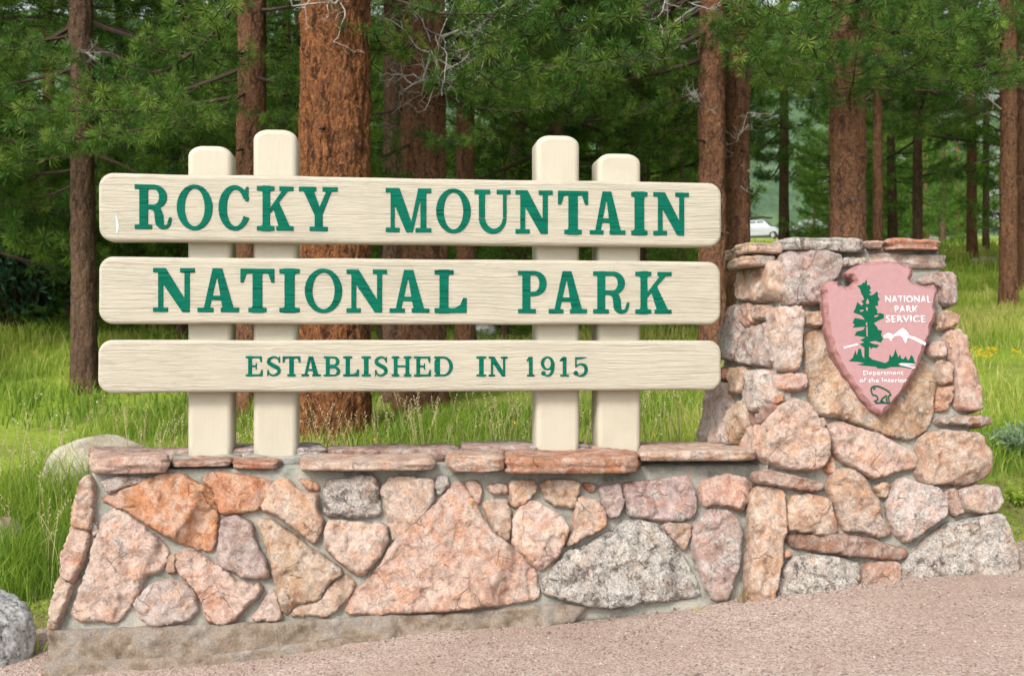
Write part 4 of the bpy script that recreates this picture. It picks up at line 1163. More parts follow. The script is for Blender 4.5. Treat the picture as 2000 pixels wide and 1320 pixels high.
BT = 0.095                # plank thickness
def plank(corners, rad, name='plank'):
    q = np.array([SIGNP.st(*c) for c in corners])
    s0 = (q[0, 0]+q[3, 0])/2; s1 = (q[1, 0]+q[2, 0])/2; z1 = (q[0, 1]+q[1, 1])/2; z0 = (q[2, 1]+q[3, 1])/2
    w, h = s1-s0, z1-z0
    rd = np.random.default_rng(int(w*1e5) % 9973)
    pts = []
    for cx, cz, a0 in ((s1-rad, z0+rad, -90), (s1-rad, z1-rad, 0), (s0+rad, z1-rad, 90), (s0+rad, z0+rad, 180)):
        for k in range(9):
            a = R(a0+90*k/8)
            pts.append((cx+rad*math.cos(a), cz+rad*math.sin(a)))
    P = resample(np.array(pts), 0.05)
    nrm = np.roll(P, -1, 0)-np.roll(P, 1, 0); nrm = np.c_[nrm[:, 1], -nrm[:, 0]]; nrm /= np.linalg.norm(nrm, axis=1)[:, None]
    P = P+nrm*(0.0045*fbm(np.c_[P*2.2, P[:, :1]*0+rd.uniform(0, 9)], 3, 4))[:, None]
    c = np.array([(s0+s1)/2, (z0+z1)/2])
    n = len(P)
    bm = bmesh.new()
    bvr = 0.020
    prof = [(0.0, BT-.004), (0.0, BT-.004)]
    rings = []
    for inset, dpt in ((0.006, BT), (0.0, BT-.008), (0.0, bvr), (bvr*.16, bvr*.45), (bvr*.45, bvr*.16), (bvr, 0.0)):
        Q = P-nrm*inset-c
        rings.append([bm.verts.new((q_[0], dpt, q_[1])) for q_ in Q])
    for a, b in zip(rings[:-1], rings[1:]):
        for i in range(n):
            bm.faces.new((a[i], a[(i+1) % n], b[(i+1) % n], b[i]))
    bm.faces.new(rings[-1]); bm.faces.new(rings[0][::-1])
    bmesh.ops.recalc_face_normals(bm, faces=bm.faces)
    for f in bm.faces: f.smooth = len(f.verts) == 4
    me = bpy.data.meshes.new(name); bm.to_mesh(me); bm.free()
    me.materials.append(M['cream'])
    wpos = sign_world(c[0], c[1])
    o = put(name, me, sign, wpos, (0, 0, ROT))
    return o, c

rows = [
 ([(193, 337), (1410, 358), (1410, 482), (193, 471)], [
  ('R', 262.5, 336), ('O', 344.5, 416), ('C', 426, 487), ('K', 501, 574), ('Y', 583, 660), ('M', 752.6, 843), ('O', 851, 920), ('U', 926, 998), ('N', 1006, 1080), ('T', 1089, 1149), ('A', 1151, 1222), ('I', 1232, 1265), ('N', 1275, 1346)],
  (360, 447.5, 264), (376, 460, 1310)),
 ([(193, 500), (1409, 512), (1409, 634), (193, 632)], [
  ('N', 298.5, 381.5), ('A', 385, 467.7), ('T', 469, 536.5), ('I', 545, 586), ('O', 594.5, 669), ('N', 676, 756.6), ('A', 760, 839), ('L', 848, 912), ('P', 1011, 1076), ('A', 1070.6, 1147), ('R', 1157.6, 1229.6), ('K', 1240, 1312)],
  (523, 609.5, 330), (530.6, 613, 1290)),
 ([(191, 664), (1410, 664.5), (1410, 762), (191, 767)], [
  ('E', 479.5, 513.5), ('S', 520, 549.5), ('T', 551.6, 587), ('A', 588.5, 627), ('B', 632, 665), ('L', 670, 701.5), ('I', 705.7, 724.5), ('S', 730.5, 758), ('H', 764.6, 803.6), ('E', 808, 842), ('D', 848, 885), ('I', 930, 950), ('N', 954, 991.5), ('1', 1028, 1045), ('9', 1055.7, 1083.7), ('1', 1092.6, 1112.6), ('5', 1118.5, 1148.7)],
  (695, 735, 490), (696, 735.5, 1140)),
]
LETTER = {}
for corners, letters, (ta, ba, ua), (tb, bb_, ub) in rows:
    pk, pc = plank(corners, 0.075)
    if letters[0][0] == 'R': PLANK1 = (pk, pc)
    for ch, u0, u1 in letters:
        f = ((u0+u1)/2-ua)/(ub-ua)
        vt = ta+(tb-ta)*f; vb = ba+(bb_-ba)*f
        a = SIGNP.st(u0, vb); b = SIGNP.st(u1, vt)
        w, h = b[0]-a[0], b[1]-a[1]
        # short words of the third row keep the same face, a little lighter
        ratio = round(w/h, 2)
        key = (ch, ratio, round(h, 2))
        if key not in LETTER:
            g, Fv = glyph(ch, ratio)
            mb = solid_from_field(g, Fv+0.007, h, h, 0.0075 if h > 0.2 else 0.006, 0.002)
            me = mb.mesh('letter', [M['green']], False)
            fix_normals(me)
            LETTER[key] = me
        o = bpy.data.objects.new('letter', LETTER[key]); link(o)
        o.parent = pk
        o.location = (a[0]-pc[0], 0.0015, a[1]-pc[1])
        o.scale = (w/(ratio*h), 1, 1)

# white droppings run down the first plank
def streak(u0, v0, u1, v1, pk, pc):
    a = SIGNP.st(u0, v1); b = SIGNP.st(u1, v0); w = b[0]-a[0]; h = b[1]-a[1]
    t = np.linspace(0, 1, 9); hw = w/2*np.array([.35, .7, .9, 1, .9, .75, .6, .45, .2])
    cx = (a[0]+b[0])/2-pc[0]+w*.25*np.sin(t*5); cz = a[1]-pc[1]+h*t
    n_ = len(t)
    V = np.concatenate([np.c_[cx-hw, np.full(n_, -.001), cz], np.c_[cx, np.full(n_, -.0035), cz], np.c_[cx+hw, np.full(n_, -.001), cz]])
    i_ = np.arange(n_-1)
    m_ = MB(); m_.add(V, np.concatenate([np.stack([i_, i_+n_, i_+n_+1, i_+1], -1), np.stack([i_+n_, i_+2*n_, i_+2*n_+1, i_+n_+1], -1)]))
    o = bpy.data.objects.new('bird_dropping', m_.mesh('bird_dropping', [M['white']], True)); link(o); o.parent = pk; o.location = (0, -.0005, 0)
streak(226, 416, 231, 456, *PLANK1)

# posts stand behind the planks
def post(u0, u1, v_top, v_bot):
    a = SIGNP.st(u0, v_bot); b = SIGNP.st(u1, v_top)
    k = 1+BT/6.5
    s0, s1, z0, z1 = a[0]*k, b[0]*k, (a[1])*k-0.05, b[1]*k
    w = s1-s0; hgt = z1-z0; dp = 0.22; rad = min(0.085, w*0.36)
    pts = [(-w/2, 0), (w/2, 0)]
    for cx, a0 in ((w/2-rad, 0), (-w/2+rad, 90)):
        for i in range(9):
            t = R(a0+90*i/8)
            pts.append((cx+rad*math.cos(t), hgt-rad*0.72+rad*0.72*math.sin(t)))
    P = np.array(pts)
    P = resample(P, 0.12)
    n = len(P)
    nrm = np.roll(P, -1, 0)-np.roll(P, 1, 0); nrm = np.c_[nrm[:, 1], -nrm[:, 0]]; nrm /= np.linalg.norm(nrm, axis=1)[:, None]
    nrm[P[:, 1] < 1e-6] *= np.array([1, 0])
    bm = bmesh.new(); rings = []
    bv = 0.030
    for inset, d in ((bv, dp), (bv*.3, dp-bv*.3), (0, dp-bv), (0, bv), (bv*.14, bv*.5), (bv*.5, bv*.14), (bv, 0)):
        Q = P-nrm*inset
        rings.append([bm.verts.new((q[0], d, q[1])) for q in Q])
    for r0, r1 in zip(rings[:-1], rings[1:]):
        for i in range(n):
            bm.faces.new((r0[i], r0[(i+1) % n], r1[(i+1) % n], r1[i]))
    bm.faces.new(rings[-1]); bm.faces.new(rings[0][::-1])
    bmesh.ops.recalc_face_normals(bm, faces=bm.faces)
    for f in bm.faces: f.smooth = len(f.verts) == 4
    me = bpy.data.meshes.new('post'); bm.to_mesh(me); bm.free()
    me.materials.append(M['cream_post'])
    put('post', me, sign, sign_world((s0+s1)/2, z0, -BT+0.001), (0, 0, ROT))
    # mortar bedding at the foot of the post, part of the wall
    bm = bmesh.new()
    bmesh.ops.create_cube(bm, size=1.0)
    bmesh.ops.scale(bm, vec=(w+0.12, dp+0.12, 0.05), verts=bm.verts)
    bmesh.ops.subdivide_edges(bm, edges=bm.edges, cuts=3, use_grid_fill=True)
    for v in bm.verts:
        q = np.array([[v.co.x*9+s0*5, v.co.y*9, v.co.z*9]])
        v.co += Vector((0.02*float(vnoise(q, 1)[0]), 0.02*float(vnoise(q, 2)[0]), 0.012*float(vnoise(q, 3)[0])))
    for f in bm.faces: f.smooth = True
    me = bpy.data.meshes.new('post_bedding'); bm.to_mesh(me); bm.free(); me.materials.append(M['mortar'])
    pw = sign_world((s0+s1)/2, z0+0.035, -BT-dp/2+0.02)
    put('post_bedding', me, wall, pw, (0, 0, ROT))
for p in ((370, 457, 285, 893), (498, 584.5, 253, 893), (1051, 1136, 264.5, 889), (1171, 1256, 300, 887)):
    post(*p)

# ------------------------------------------------------------------ arrowhead plaque on the pillar
PQ = Plane(PILP.p0+PILP.n*0.115, PILP.e1, PILP.e2)
out6 = [(110,285),(122,255),(150,235),(195,222),(232,222),(238,258),(290,268),(328,262),(352,228),(330,200),(300,190),(288,160),(330,128),(380,100),(480,76),(570,68),(680,80),(765,104),(800,140),(797,180),(778,210),(795,236),(830,250),(895,258),(955,250),(985,295),(978,340),(965,430),(977,470),(960,540),(932,580),(930,640),(903,700),(870,790),(835,880),(790,950),(742,1030),(702,1090),(650,1150),(612,1200),(565,1250),(520,1230),(480,1200),(400,1110),(340,1020),(280,930),(230,850),(190,760),(165,680),(140,580),(133,480),(115,380),(125,320)]
Pp = PQ.poly(Z6(out6))
if area2(Pp) < 0: Pp = Pp[::-1]
Pp = resample(Pp, 0.014)
Pp = Pp+0.0035*np.c_[vnoise(np.c_[Pp*40, Pp[:, :1]*0], 1), vnoise(np.c_[Pp*40, Pp[:, :1]*0], 2)]
pcn = Pp.mean(0)
nrm = np.roll(Pp, -1, 0)-np.roll(Pp, 1, 0); nrm = np.c_[nrm[:, 1], -nrm[:, 0]]; nrm /= np.linalg.norm(nrm, axis=1)[:, None]
pq_w = PQ.world(pcn[0], pcn[1])
plaque = tag(empty('arrowhead_plaque', pq_w), 'pink arrowhead plaque with green tree, white peaks and lettering fixed to the stone pillar', 'plaque')
n = len(Pp)
PT = 0.085
chip = 0.5+0.5*vnoise(np.c_[Pp*32, Pp[:, :1]*0], 6)
# chipped rim and sides
mb = MB()
rw = 0.016+0.013*chip
rings = []
for ins, hh in ((np.zeros(n), np.full(n, -PT)), (np.zeros(n), np.full(n, -0.028)+0.008*chip), (rw*0.45, np.full(n, -0.010)), (rw, np.full(n, 0.0))):
    Q = Pp-nrm*ins[:, None]
    rings.append(PQ.world(Q[:, 0], Q[:, 1], hh)-pq_w)
face_poly = Pp-nrm*rw[:, None]
mb.add(np.vstack(rings), np.array([[0, 0, 0, 0]])[:0].reshape(0, 4))
i = np.arange(n); j = (i+1) % n
for k in range(3):
    mb.f.append((np.stack([i+k*n, j+k*n, j+(k+1)*n, i+(k+1)*n], -1), 0))
mb.f.append((np.array([np.arange(n)[::-1]]), 0))
put('rim', mb.mesh('rim', [M['pink_rim']], False), plaque, pq_w)
Vp, T, nb = tri_fill(face_poly, 0.03, np.random.default_rng(3))
hh = 0.0004*fbm(np.c_[Vp*5, Vp[:, :1]*0], 2, 3); hh[:nb] = 0
mb = MB(); mb.add(PQ.world(Vp[:, 0], Vp[:, 1], hh)-pq_w, T)
put('face', mb.mesh('face', [M['pink']], True), plaque, pq_w)

def relief(name, polys_px, mat, th=0.0010, holes=()):
    """thin raised or inlaid shapes on the plaque's face"""
    mb = MB()
    for pts in polys_px:
        P = PQ.poly(Z6(pts))
        if area2(P) < 0: P = P[::-1]
        m = len(P)
        tr = geometry.tessellate_polygon([[Vector((*q, 0)) for q in P]])
        tr = np.array(tr)
        a, b, c = P[tr[:, 0]], P[tr[:, 1]], P[tr[:, 2]]
        neg = ((b-a)[:, 0]*(c-a)[:, 1]-(b-a)[:, 1]*(c-a)[:, 0]) < 0
        tr[neg] = tr[neg][:, ::-1]
        V = np.vstack([PQ.world(P[:, 0], P[:, 1], np.full(m, th)), PQ.world(P[:, 0], P[:, 1], np.full(m, -0.004))])-pq_w
        mb.add(V, tr)
        i = np.arange(m); j = (i+1) % m
        mb.f.append((np.stack([i+m, j+m, j, i], -1)+mb.n-2*m, 0))
    return put(name, mb.mesh(name, [mat], False), plaque, pq_w)

tree_pts = [(400,255),(412,238),(420,245),(433,215),(440,236),(440,262),(458,258),(470,285),(456,300),(474,318),(452,330),(472,338),(490,330),(512,308),(523,320),(522,345),(536,370),(520,385),(526,412),(500,420),(520,455),(515,472),(545,472),(568,482),(566,512),(540,520),(490,548),(520,580),(520,596),(553,605),(546,640),(562,665),(545,695),(500,682),(456,690),(480,702),(533,714),(512,736),(483,732),(472,745),(456,722),(454,800),(478,822),(580,850),(604,832),(612,782),(626,805),(640,792),(655,745),(668,782),(676,808),(690,786),(700,815),(715,822),(733,796),(745,825),(758,828),(772,788),(790,805),(800,840),(812,855),(740,850),(680,856),(690,870),(790,884),(770,892),(700,880),(620,880),(575,893),(517,890),(510,878),(440,872),(400,868),(365,860),(420,852),(380,842),(300,836),(332,810),(352,752),(362,792),(374,742),(394,742),(402,792),(418,815),(420,735),(382,706),(420,692),(388,676),(428,655),(345,642),(360,612),(412,598),(425,575),(330,582),(346,560),(330,545),(347,508),(422,522),(400,490),(335,466),(350,440),(366,388),(400,418),(412,400),(395,380),(418,370),(410,345),(396,325),(388,290),(365,266)]
relief('tree_emblem', [tree_pts], M['plaque_green'])
for gap in [[(441,362),(452,378),(455,400),(440,402),(430,398),(436,382)], [(432,425),(445,430),(444,455),(434,452)], [(432,540),(441,545),(440,570),(431,566)], [(433,578),(443,575),(444,650),(436,648)], [(383,450),(412,446),(412,456),(390,462)], [(495,492),(530,484),(520,498),(498,505)]]:
    relief('tree_gap', [gap], M['pink'], 0.0018)
relief('snow_ridge', [[(262,728),(370,700),(372,712),(266,739)]], M['white'])
relief('snow_peaks', [[(562,645),(600,619),(640,636),(710,583),(742,610),(762,642),(802,652),(887,696),(881,718),(800,676),(750,655),(742,672),(735,700),(720,682),(711,657),(690,640),(652,645),(632,660),(622,684),(600,657),(572,661)]], M['white'])
relief('river', [[(676,858),(700,850),(745,852),(815,858),(760,862),(735,866),(812,884),(795,890),(720,872)]], M['white'], 0.0018)

def text_part(name, text, box, mat, bold=0.02, th=0.0008):
    """white lettering of the plaque: the built-in face turned into a mesh that fills the photographed box"""
    cu = bpy.data.curves.new(name, 'FONT')
    cu.body = text; cu.size = 1.0; cu.offset = bold; cu.extrude = 0.0; cu.resolution_u = 4; cu.space_character = 1.08
    to = bpy.data.objects.new(name, cu); link(to)
    bpy.context.view_layer.update()
    me0 = bpy.data.meshes.new_from_object(to.evaluated_get(bpy.context.evaluated_depsgraph_get()))
    bpy.data.objects.remove(to); bpy.data.curves.remove(cu)
    bm = bmesh.new(); bm.from_mesh(me0)
    bmesh.ops.remove_doubles(bm, verts=bm.verts, dist=1e-4)
    ext = bmesh.ops.extrude_face_region(bm, geom=bm.faces[:])
    bmesh.ops.translate(bm, verts=[v for v in ext['geom'] if isinstance(v, bmesh.types.BMVert)], vec=(0, 0, 1))
    xs_ = [v.co.x for v in bm.verts]; ys_ = [v.co.y for v in bm.verts]
    (ua, va), (ub, vb) = Z6(box)
    A = PQ.st(ua, vb); Bq = PQ.st(ub, va)
    for v in bm.verts:
        s = A[0]+(v.co.x-min(xs_))/(max(xs_)-min(xs_))*(Bq[0]-A[0]); t = A[1]+(v.co.y-min(ys_))/(max(ys_)-min(ys_))*(Bq[1]-A[1])
        v.co = Vector(PQ.world(s, t, th if v.co.z > 0.5 else -0.003)-pq_w)
    bmesh.ops.recalc_face_normals(bm, faces=bm.faces)
    me = bpy.data.meshes.new(name); bm.to_mesh(me); bm.free(); me.materials.append(mat)
    bpy.data.meshes.remove(me0)
    return put(name, me, plaque, pq_w)
text_part('lettering', 'NATIONAL', [(580, 340), (924, 394)], M['white'], 0.022)
text_part('lettering', 'PARK', [(652, 416), (830, 468)], M['white'], 0.022)
text_part('lettering', 'SERVICE', [(586, 489), (882, 544)], M['white'], 0.022)
text_part('lettering', 'Department', [(413, 906), (716, 952)], M['white'], 0.014)
text_part('lettering', 'of the Interior', [(386, 962), (745, 1000)], M['white'], 0.014)
# bison drawn in line
mb = MB()
for line in ([(475,1032),(490,1024),(525,1026),(572,1046),(606,1068),(620,1092),(606,1094),(600,1110),(608,1150),(592,1150),(584,1112)],
             [(475,1032),(468,1050),(474,1078),(486,1094),(500,1092),(516,1106),(520,1122),(508,1136),(490,1138)],
             [(486,1042),(494,1046),(500,1036)], [(540,1140),(556,1116),(576,1100),(590,1098)], [(548,1136),(566,1146)],
             [(500,1152),(545,1150),(612,1152)]):
    P = [PQ.world(*PQ.st(*q), 0.003)-pq_w for q in Z6(line)]
    mb.tube(P, 0.0043, 5)
put('bison_emblem', mb.mesh('bison_emblem', [M['plaque_green']], True), plaque, pq_w)
# ------------------------------------------------------------------ pines
def rot_to(d):
    """rotation taking +X to direction d"""
    return np.array(Vector((1, 0, 0)).rotation_difference(Vector(d)).to_matrix())

def tufts(centers, axes, n, ln, wd, rd, spread=0.9, tint0=0.5):
    """needle bunches: n narrow triangles around every centre"""
    C = np.repeat(centers, n, 0); A = np.repeat(axes, n, 0); m = len(C)
    d = rd.normal(size=(m, 3)); d /= np.linalg.norm(d, axis=1)[:, None]
    d = A*0.55+d*spread; d[:, 2] += 0.10
    d /= np.linalg.norm(d, axis=1)[:, None]
    L = ln*rd.uniform(0.7, 1.15, m)
    s = np.cross(d, rd.normal(size=(m, 3))); s /= np.linalg.norm(s, axis=1)[:, None]+1e-9
    root = C+d*0.012
    tip = C+d*L[:, None]; tip[:, 2] -= 0.10*L*rd.random(m)
    mid = root*0.45+tip*0.55
    V = np.stack([root, mid+s*wd*0.5, tip, mid-s*wd*0.5], 1).reshape(-1, 3)
    k = np.arange(m)[:, None]*4
    Fq = k+np.array([[0, 1, 2, 3]])
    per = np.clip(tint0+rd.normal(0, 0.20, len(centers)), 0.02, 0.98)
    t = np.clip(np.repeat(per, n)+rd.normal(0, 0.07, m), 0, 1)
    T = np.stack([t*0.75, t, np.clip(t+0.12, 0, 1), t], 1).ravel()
    return V, Fq, T

def bough_arrays(L, ntw, spacing, needles, nlen, nwid, rd, bare=0.3, wood=True, droop=0.12):
    """one pine bough along +X: curved limb, side shoots, needle bunches near the ends"""
    mb = MB()
    k = 9; t = np.linspace(0, 1, k)
    limb = np.c_[t*L, 0.10*L*np.cumsum(rd.normal(0, .25, k))*t*0.6, -droop*L*np.sin(t*pi*0.75)+0.10*L*t*t+0.02*L*rd.normal(0, 1, k)*t]
    if wood: mb.tube(limb, np.linspace(0.026, 0.006, k)*L/2.2, 5, 1, 0.4)
    cs, ax = [], []
    for i in range(ntw):
        q = bare+(1-bare)*(i+rd.random())/ntw
        p = np.array([np.interp(q, t, limb[:, c]) for c in range(3)])
        side = 1 if i % 2 else -1
        ang = side*rd.uniform(0.5, 1.15); l2 = L*rd.uniform(0.16, 0.36)*(1.15-0.55*q)
        d = np.array([math.cos(ang), math.sin(ang), rd.uniform(-0.25, 0.30)]); d /= np.linalg.norm(d)
        kk = 5; tt = np.linspace(0, 1, kk)
        tw = p+d*(tt*l2)[:, None]; tw[:, 2] += 0.20*l2*tt*tt-0.12*l2*np.sin(tt*pi); tw += rd.normal(0, 0.02*l2, (kk, 3))*tt[:, None]
        if wood: mb.tube(tw, np.linspace(0.009, 0.004, kk)*L/2.2, 3, 1, 0.4)
        m = max(2, int(l2*0.75/spacing))
        for a in np.linspace(0.30, 1.0, m):
            c = np.array([np.interp(a, tt, tw[:, c_]) for c_ in range(3)])
            cs.append(c+rd.normal(0, 0.02, 3)); ax.append(d+np.array([0, 0, 0.25]))
            if rd.random() < 0.45:
                e = d+rd.normal(0, 0.6, 3); e /= np.linalg.norm(e)
                cs.append(c+e*rd.uniform(0.05, 0.16)); ax.append(e)
    for a in np.linspace(0.72, 1, 4):
        cs.append(np.array([np.interp(a, t, limb[:, c]) for c in range(3)])); ax.append(np.array([1, 0, 0.2]))
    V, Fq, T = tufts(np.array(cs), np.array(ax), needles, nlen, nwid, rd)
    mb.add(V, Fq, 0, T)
    return mb

BOUGH = []
for i in range(7):
    rd = np.random.default_rng(100+i)
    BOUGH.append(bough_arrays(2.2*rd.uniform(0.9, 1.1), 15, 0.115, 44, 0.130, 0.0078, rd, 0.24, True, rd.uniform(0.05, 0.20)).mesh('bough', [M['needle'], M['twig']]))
MIDBOUGH = []
for i in range(4):
    rd = np.random.default_rng(150+i)
    MIDBOUGH.append(bough_arrays(2.2*rd.uniform(0.9, 1.1), 12, 0.17, 20, 0.16, 0.017, rd, 0.22, True, rd.uniform(0.05, 0.22)))

def merge(dst, src, Rm, off, sc=1.0, tshift=0.0):
    """copy of one builder's geometry into another"""
    base = dst.n
    for v, t in zip(src.v, src.t):
        dst.v.append((v*sc)@Rm.T+off); dst.t.append(np.clip(t+tshift, 0, 1)); dst.n += len(v)
    for f, m in src.f: dst.f.append((f+base, m))

def rz_tilt(az, tilt):
    return np.array((Matrix.Rotation(az, 3, 'Z') @ Matrix.Rotation(-tilt, 3, 'Y')))

def crown_mesh(name, H, z0, rmax, seed, mats, per=4, dz=0.45, templ=None, keep=1.0):
    """whorls of boughs from z0 to the top H, joined: uneven, with gaps"""
    rd = np.random.default_rng(seed); templ = templ or MIDBOUGH
    mb = MB(); z = z0
    while z < H-0.3:
        f = (z-z0)/(H-z0)
        rad = rmax*(1-f)**0.75*(0.75+0.25*math.sin(min(1, f*4)*pi/2))+0.35
        for k in range(per):
            if rd.random() > keep: continue
            az = rd.uniform(0, 2*pi)
            sc = rad*rd.uniform(0.65, 1.2)/2.2
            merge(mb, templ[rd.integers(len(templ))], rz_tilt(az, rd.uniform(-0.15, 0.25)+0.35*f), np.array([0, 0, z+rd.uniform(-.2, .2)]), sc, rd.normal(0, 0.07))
        z += dz*rd.uniform(0.8, 1.2)
    return mb.mesh(name, mats)

def trunk_mesh(name, pts, radii, mat, sides=28, dz=0.10, amp=0.02, seed=0, stretch=0.24, freq=9.0, flare=0.28, stubs=0):
    """tapered trunk with plated bark as relief; pts = axis (local), radii at those points"""
    rd = np.random.default_rng(seed)
    pts = np.array(pts, float); radii = np.array(radii, float)
    z = np.arange(pts[0, 2], pts[-1, 2]+1e-6, dz)
    cx = np.interp(z, pts[:, 2], pts[:, 0]); cy = np.interp(z, pts[:, 2], pts[:, 1]); rr = np.interp(z, pts[:, 2], radii)
    fl = flare*np.exp(-np.clip(z-0.0, 0, 9)/0.30)
    th = np.linspace(0, 2*pi, sides, endpoint=False)
    TH, Zg = np.meshgrid(th, z)
    base = rr[:, None]*(1+fl[:, None]*(0.75+0.5*np.sin(TH*5+seed)))
    P3 = np.stack([np.cos(TH)*rr[:, None], np.sin(TH)*rr[:, None], Zg*stretch+seed*3.1], -1)
    Pw = P3*freq + 0.45*np.stack([vnoise(P3*freq*0.8, 1), vnoise(P3*freq*0.8, 2), vnoise(P3*freq*0.8, 3)], -1)
    Pw = Pw + 0.5*np.stack([fbm(P3*freq*2.2, 2, 11), fbm(P3*freq*2.2, 2, 12), fbm(P3*freq*2.2, 2, 13)], -1)
    d1, d2, idv = worley(Pw, 7)
    rel = np.clip((d2-d1)/0.45, 0, 1)**0.8
    fine = P3*freq*3.2*np.array([1, 1, 1.5])
    e1, e2, ide = worley(fine, 9)
    rel = rel*(0.55+0.6*idv)+0.35*(ide-0.5)+0.20*np.clip((e2-e1)/0.3, 0, 1)+0.30*fbm(P3*freq*1.6, 3, 8)
    rad = base+amp*(rel-0.6)+0.05*rr[:, None]*vnoise(np.stack([np.cos(TH)*1.2, np.sin(TH)*1.2, Zg*0.5+seed], -1), 4)
    V = np.stack([cx[:, None]+np.cos(TH)*rad, cy[:, None]+np.sin(TH)*rad, Zg], -1)
    ny = len(z)
    mb = MB()
    i = np.arange(ny-1)[:, None]*sides; j = np.arange(sides)[None]; k = (j+1) % sides
    mb.add(V.reshape(-1, 3), np.stack([i+j, i+k, i+sides+k, i+sides+j], -1).reshape(-1, 4))
    mb.f.append((np.array([np.arange(sides)+(ny-1)*sides]), 0))
    return mb.mesh(name, [mat], True)

def stub_mesh(seed, L):
    rd = np.random.default_rng(seed)
    k = 6; t = np.linspace(0, 1, k)
    p = np.c_[t*L, 0.08*L*rd.normal(0, 1, k)*t, -0.25*L*t*t+0.06*L*rd.normal(0, 1, k)*t]
    mb = MB(); mb.tube(p, np.linspace(0.018, 0.008, k), 6, 0)
    return mb.mesh('branch_stub', [M['twig']], True)
STUB = [stub_mesh(i, l) for i, l in enumerate((0.16, 0.28, 0.5))]

def dead_mesh(seed, L):
    """bare dead branch: grey, much forked, with hooked ends"""
    rd = np.random.default_rng(seed); mb = MB()
    def grow(p, d, l, r, lev):
        k = 7; pts = [p]; dd = d.copy()
        for i in range(k):
            dd = dd+rd.normal(0, 0.20+0.07*lev, 3)+np.array([0, 0, -0.05 if lev < 2 else 0.10*rd.normal()]); dd /= np.linalg.norm(dd)
            pts.append(pts[-1]+dd*l/k)
        mb.tube(pts, np.linspace(r, r*0.45, k+1), 5 if lev < 2 else 4, 0)
        if lev < 3:
            for i in range((6, 4, 3)[lev]):
                q = rd.integers(2, k+1)
                nd = dd*0.5+rd.normal(0, 0.75, 3); nd /= np.linalg.norm(nd)
                grow(pts[q], nd, l*rd.uniform(0.35, 0.6), r*0.5, lev+1)
    grow(np.zeros(3), np.array([1, 0, 0.0]), L, 0.017, 0)
    return mb.mesh('dead_branch', [M['deadwood']], True)
DEAD = [dead_mesh(300+i, 1.1) for i in range(4)]

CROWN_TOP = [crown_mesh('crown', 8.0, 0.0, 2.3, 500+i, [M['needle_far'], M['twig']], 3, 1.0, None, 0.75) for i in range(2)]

def near_pine(name_label, base, H, r_bot, r_top, mat, lean=(0, 0), sides=40, dz=0.06, amp=0.016, freq=9.0, seed=0, boughs=(), rnd=None, deads=(), stubs=(), top_z=7.5, group=None, flare=0.28, bend=None):
    """a pine near enough to tell its boughs apart: trunk, boughs, dead branches, stubs, crown"""
    rd = np.random.default_rng(900+seed)
    base = np.array(base); t = tag(empty('pine_tree', base), name_label, 'tree', group)
    ax = [(0, 0, -0.25), (lean[0]*H*0.3, lean[1]*H*0.3, H*0.3), (lean[0]*H, lean[1]*H, H)]
    if bend: ax = bend
    rl = np.interp([a[2] for a in ax], [0, H], [r_bot, r_top])
    put('trunk', trunk_mesh('trunk', ax, rl, mat, sides, dz, amp, seed, freq=freq, flare=flare), t, base)
    A = np.array(ax, float)
    def on(z): return base+np.array([np.interp(z, A[:, 2], A[:, 0]), np.interp(z, A[:, 2], A[:, 1]), z])
    for (z, az, sc, tilt) in boughs:
        put('bough', BOUGH[rd.integers(len(BOUGH))], t, on(z), Euler((rd.uniform(-.3, .3), -R(tilt), R(az))), (sc,)*3)
    if rnd:
        z0, z1, dzz, s0, s1 = rnd
        z = z0
        while z < z1:
            sc = rd.uniform(s0, s1)
            put('bough', BOUGH[rd.integers(len(BOUGH))], t, on(z), Euler((rd.uniform(-.3, .3), rd.uniform(-.25, .30), rd.uniform(0, 2*pi))), (sc,)*3)
            z += dzz*rd.uniform(0.7, 1.3)
    for (z, az, sc, tilt) in deads:
        put('dead_branch', DEAD[rd.integers(len(DEAD))], t, on(z), Euler((rd.uniform(0, 6), -R(tilt), R(az))), (sc,)*3)
    for (z, az, k) in stubs:
        rr = np.interp(z, [0, H], [r_bot, r_top])*0.9
        put('branch_stub', STUB[k], t, on(z)+np.array([math.cos(R(az))*rr, math.sin(R(az))*rr, 0]), Euler((0, rd.uniform(-.3, .2), R(az))))
    put('crown', CROWN_TOP[seed % 2], t, on(top_z), (0, 0, rd.uniform(0, 6)), (.85, .85, max(0.4, (H-top_z)/8.0*.8)))
    return t

def at_depth(u, y):
    x = (u-1000)/F*y
    return np.array([x, y, float(ground_z(x, y))])

def W2R(px, y): return px/2.0/F*y     # half width in picture points at depth y -> radius

# the big orange-barked pine behind the sign
b3 = march(652, 872, 7.5)
near_pine('thickest pine, rough orange bark, close behind the left pair of cream posts', b3, 14, W2R(142, b3[1]), W2R(125, b3[1])*0.9, M['bark_big'], (0.0045, 0), 150, 0.022, 0.034, 8.5, 3,
          rnd=(4.6, 7.5, .30, .8, 1.1), stubs=[(2.95, -100, 0)], deads=[(4.4, -20, .9, -45)], top_z=7.0, flare=0.16)
b2 = at_depth(484, 12.6)
near_pine('brown pine leaning slightly right, seen between the two left cream posts', b2, 13, W2R(60, b2[1]), W2R(55, b2[1])*0.8, M['bark'], (0.011, 0), 56, 0.05, 0.022, 9, 4,
          boughs=[(3.55, 190, 1.0, -8), (3.6, 250, .9, -14), (3.75, 320, .8, -10), (3.9, 150, 1, 0), (3.5, 215, .9, -20)], rnd=(4.0, 7.0, .36, .8, 1.1), top_z=7.0, stubs=[(2.9, 250, 0), (2.4, 290, 0)])
b4 = at_depth(826, 12.4)
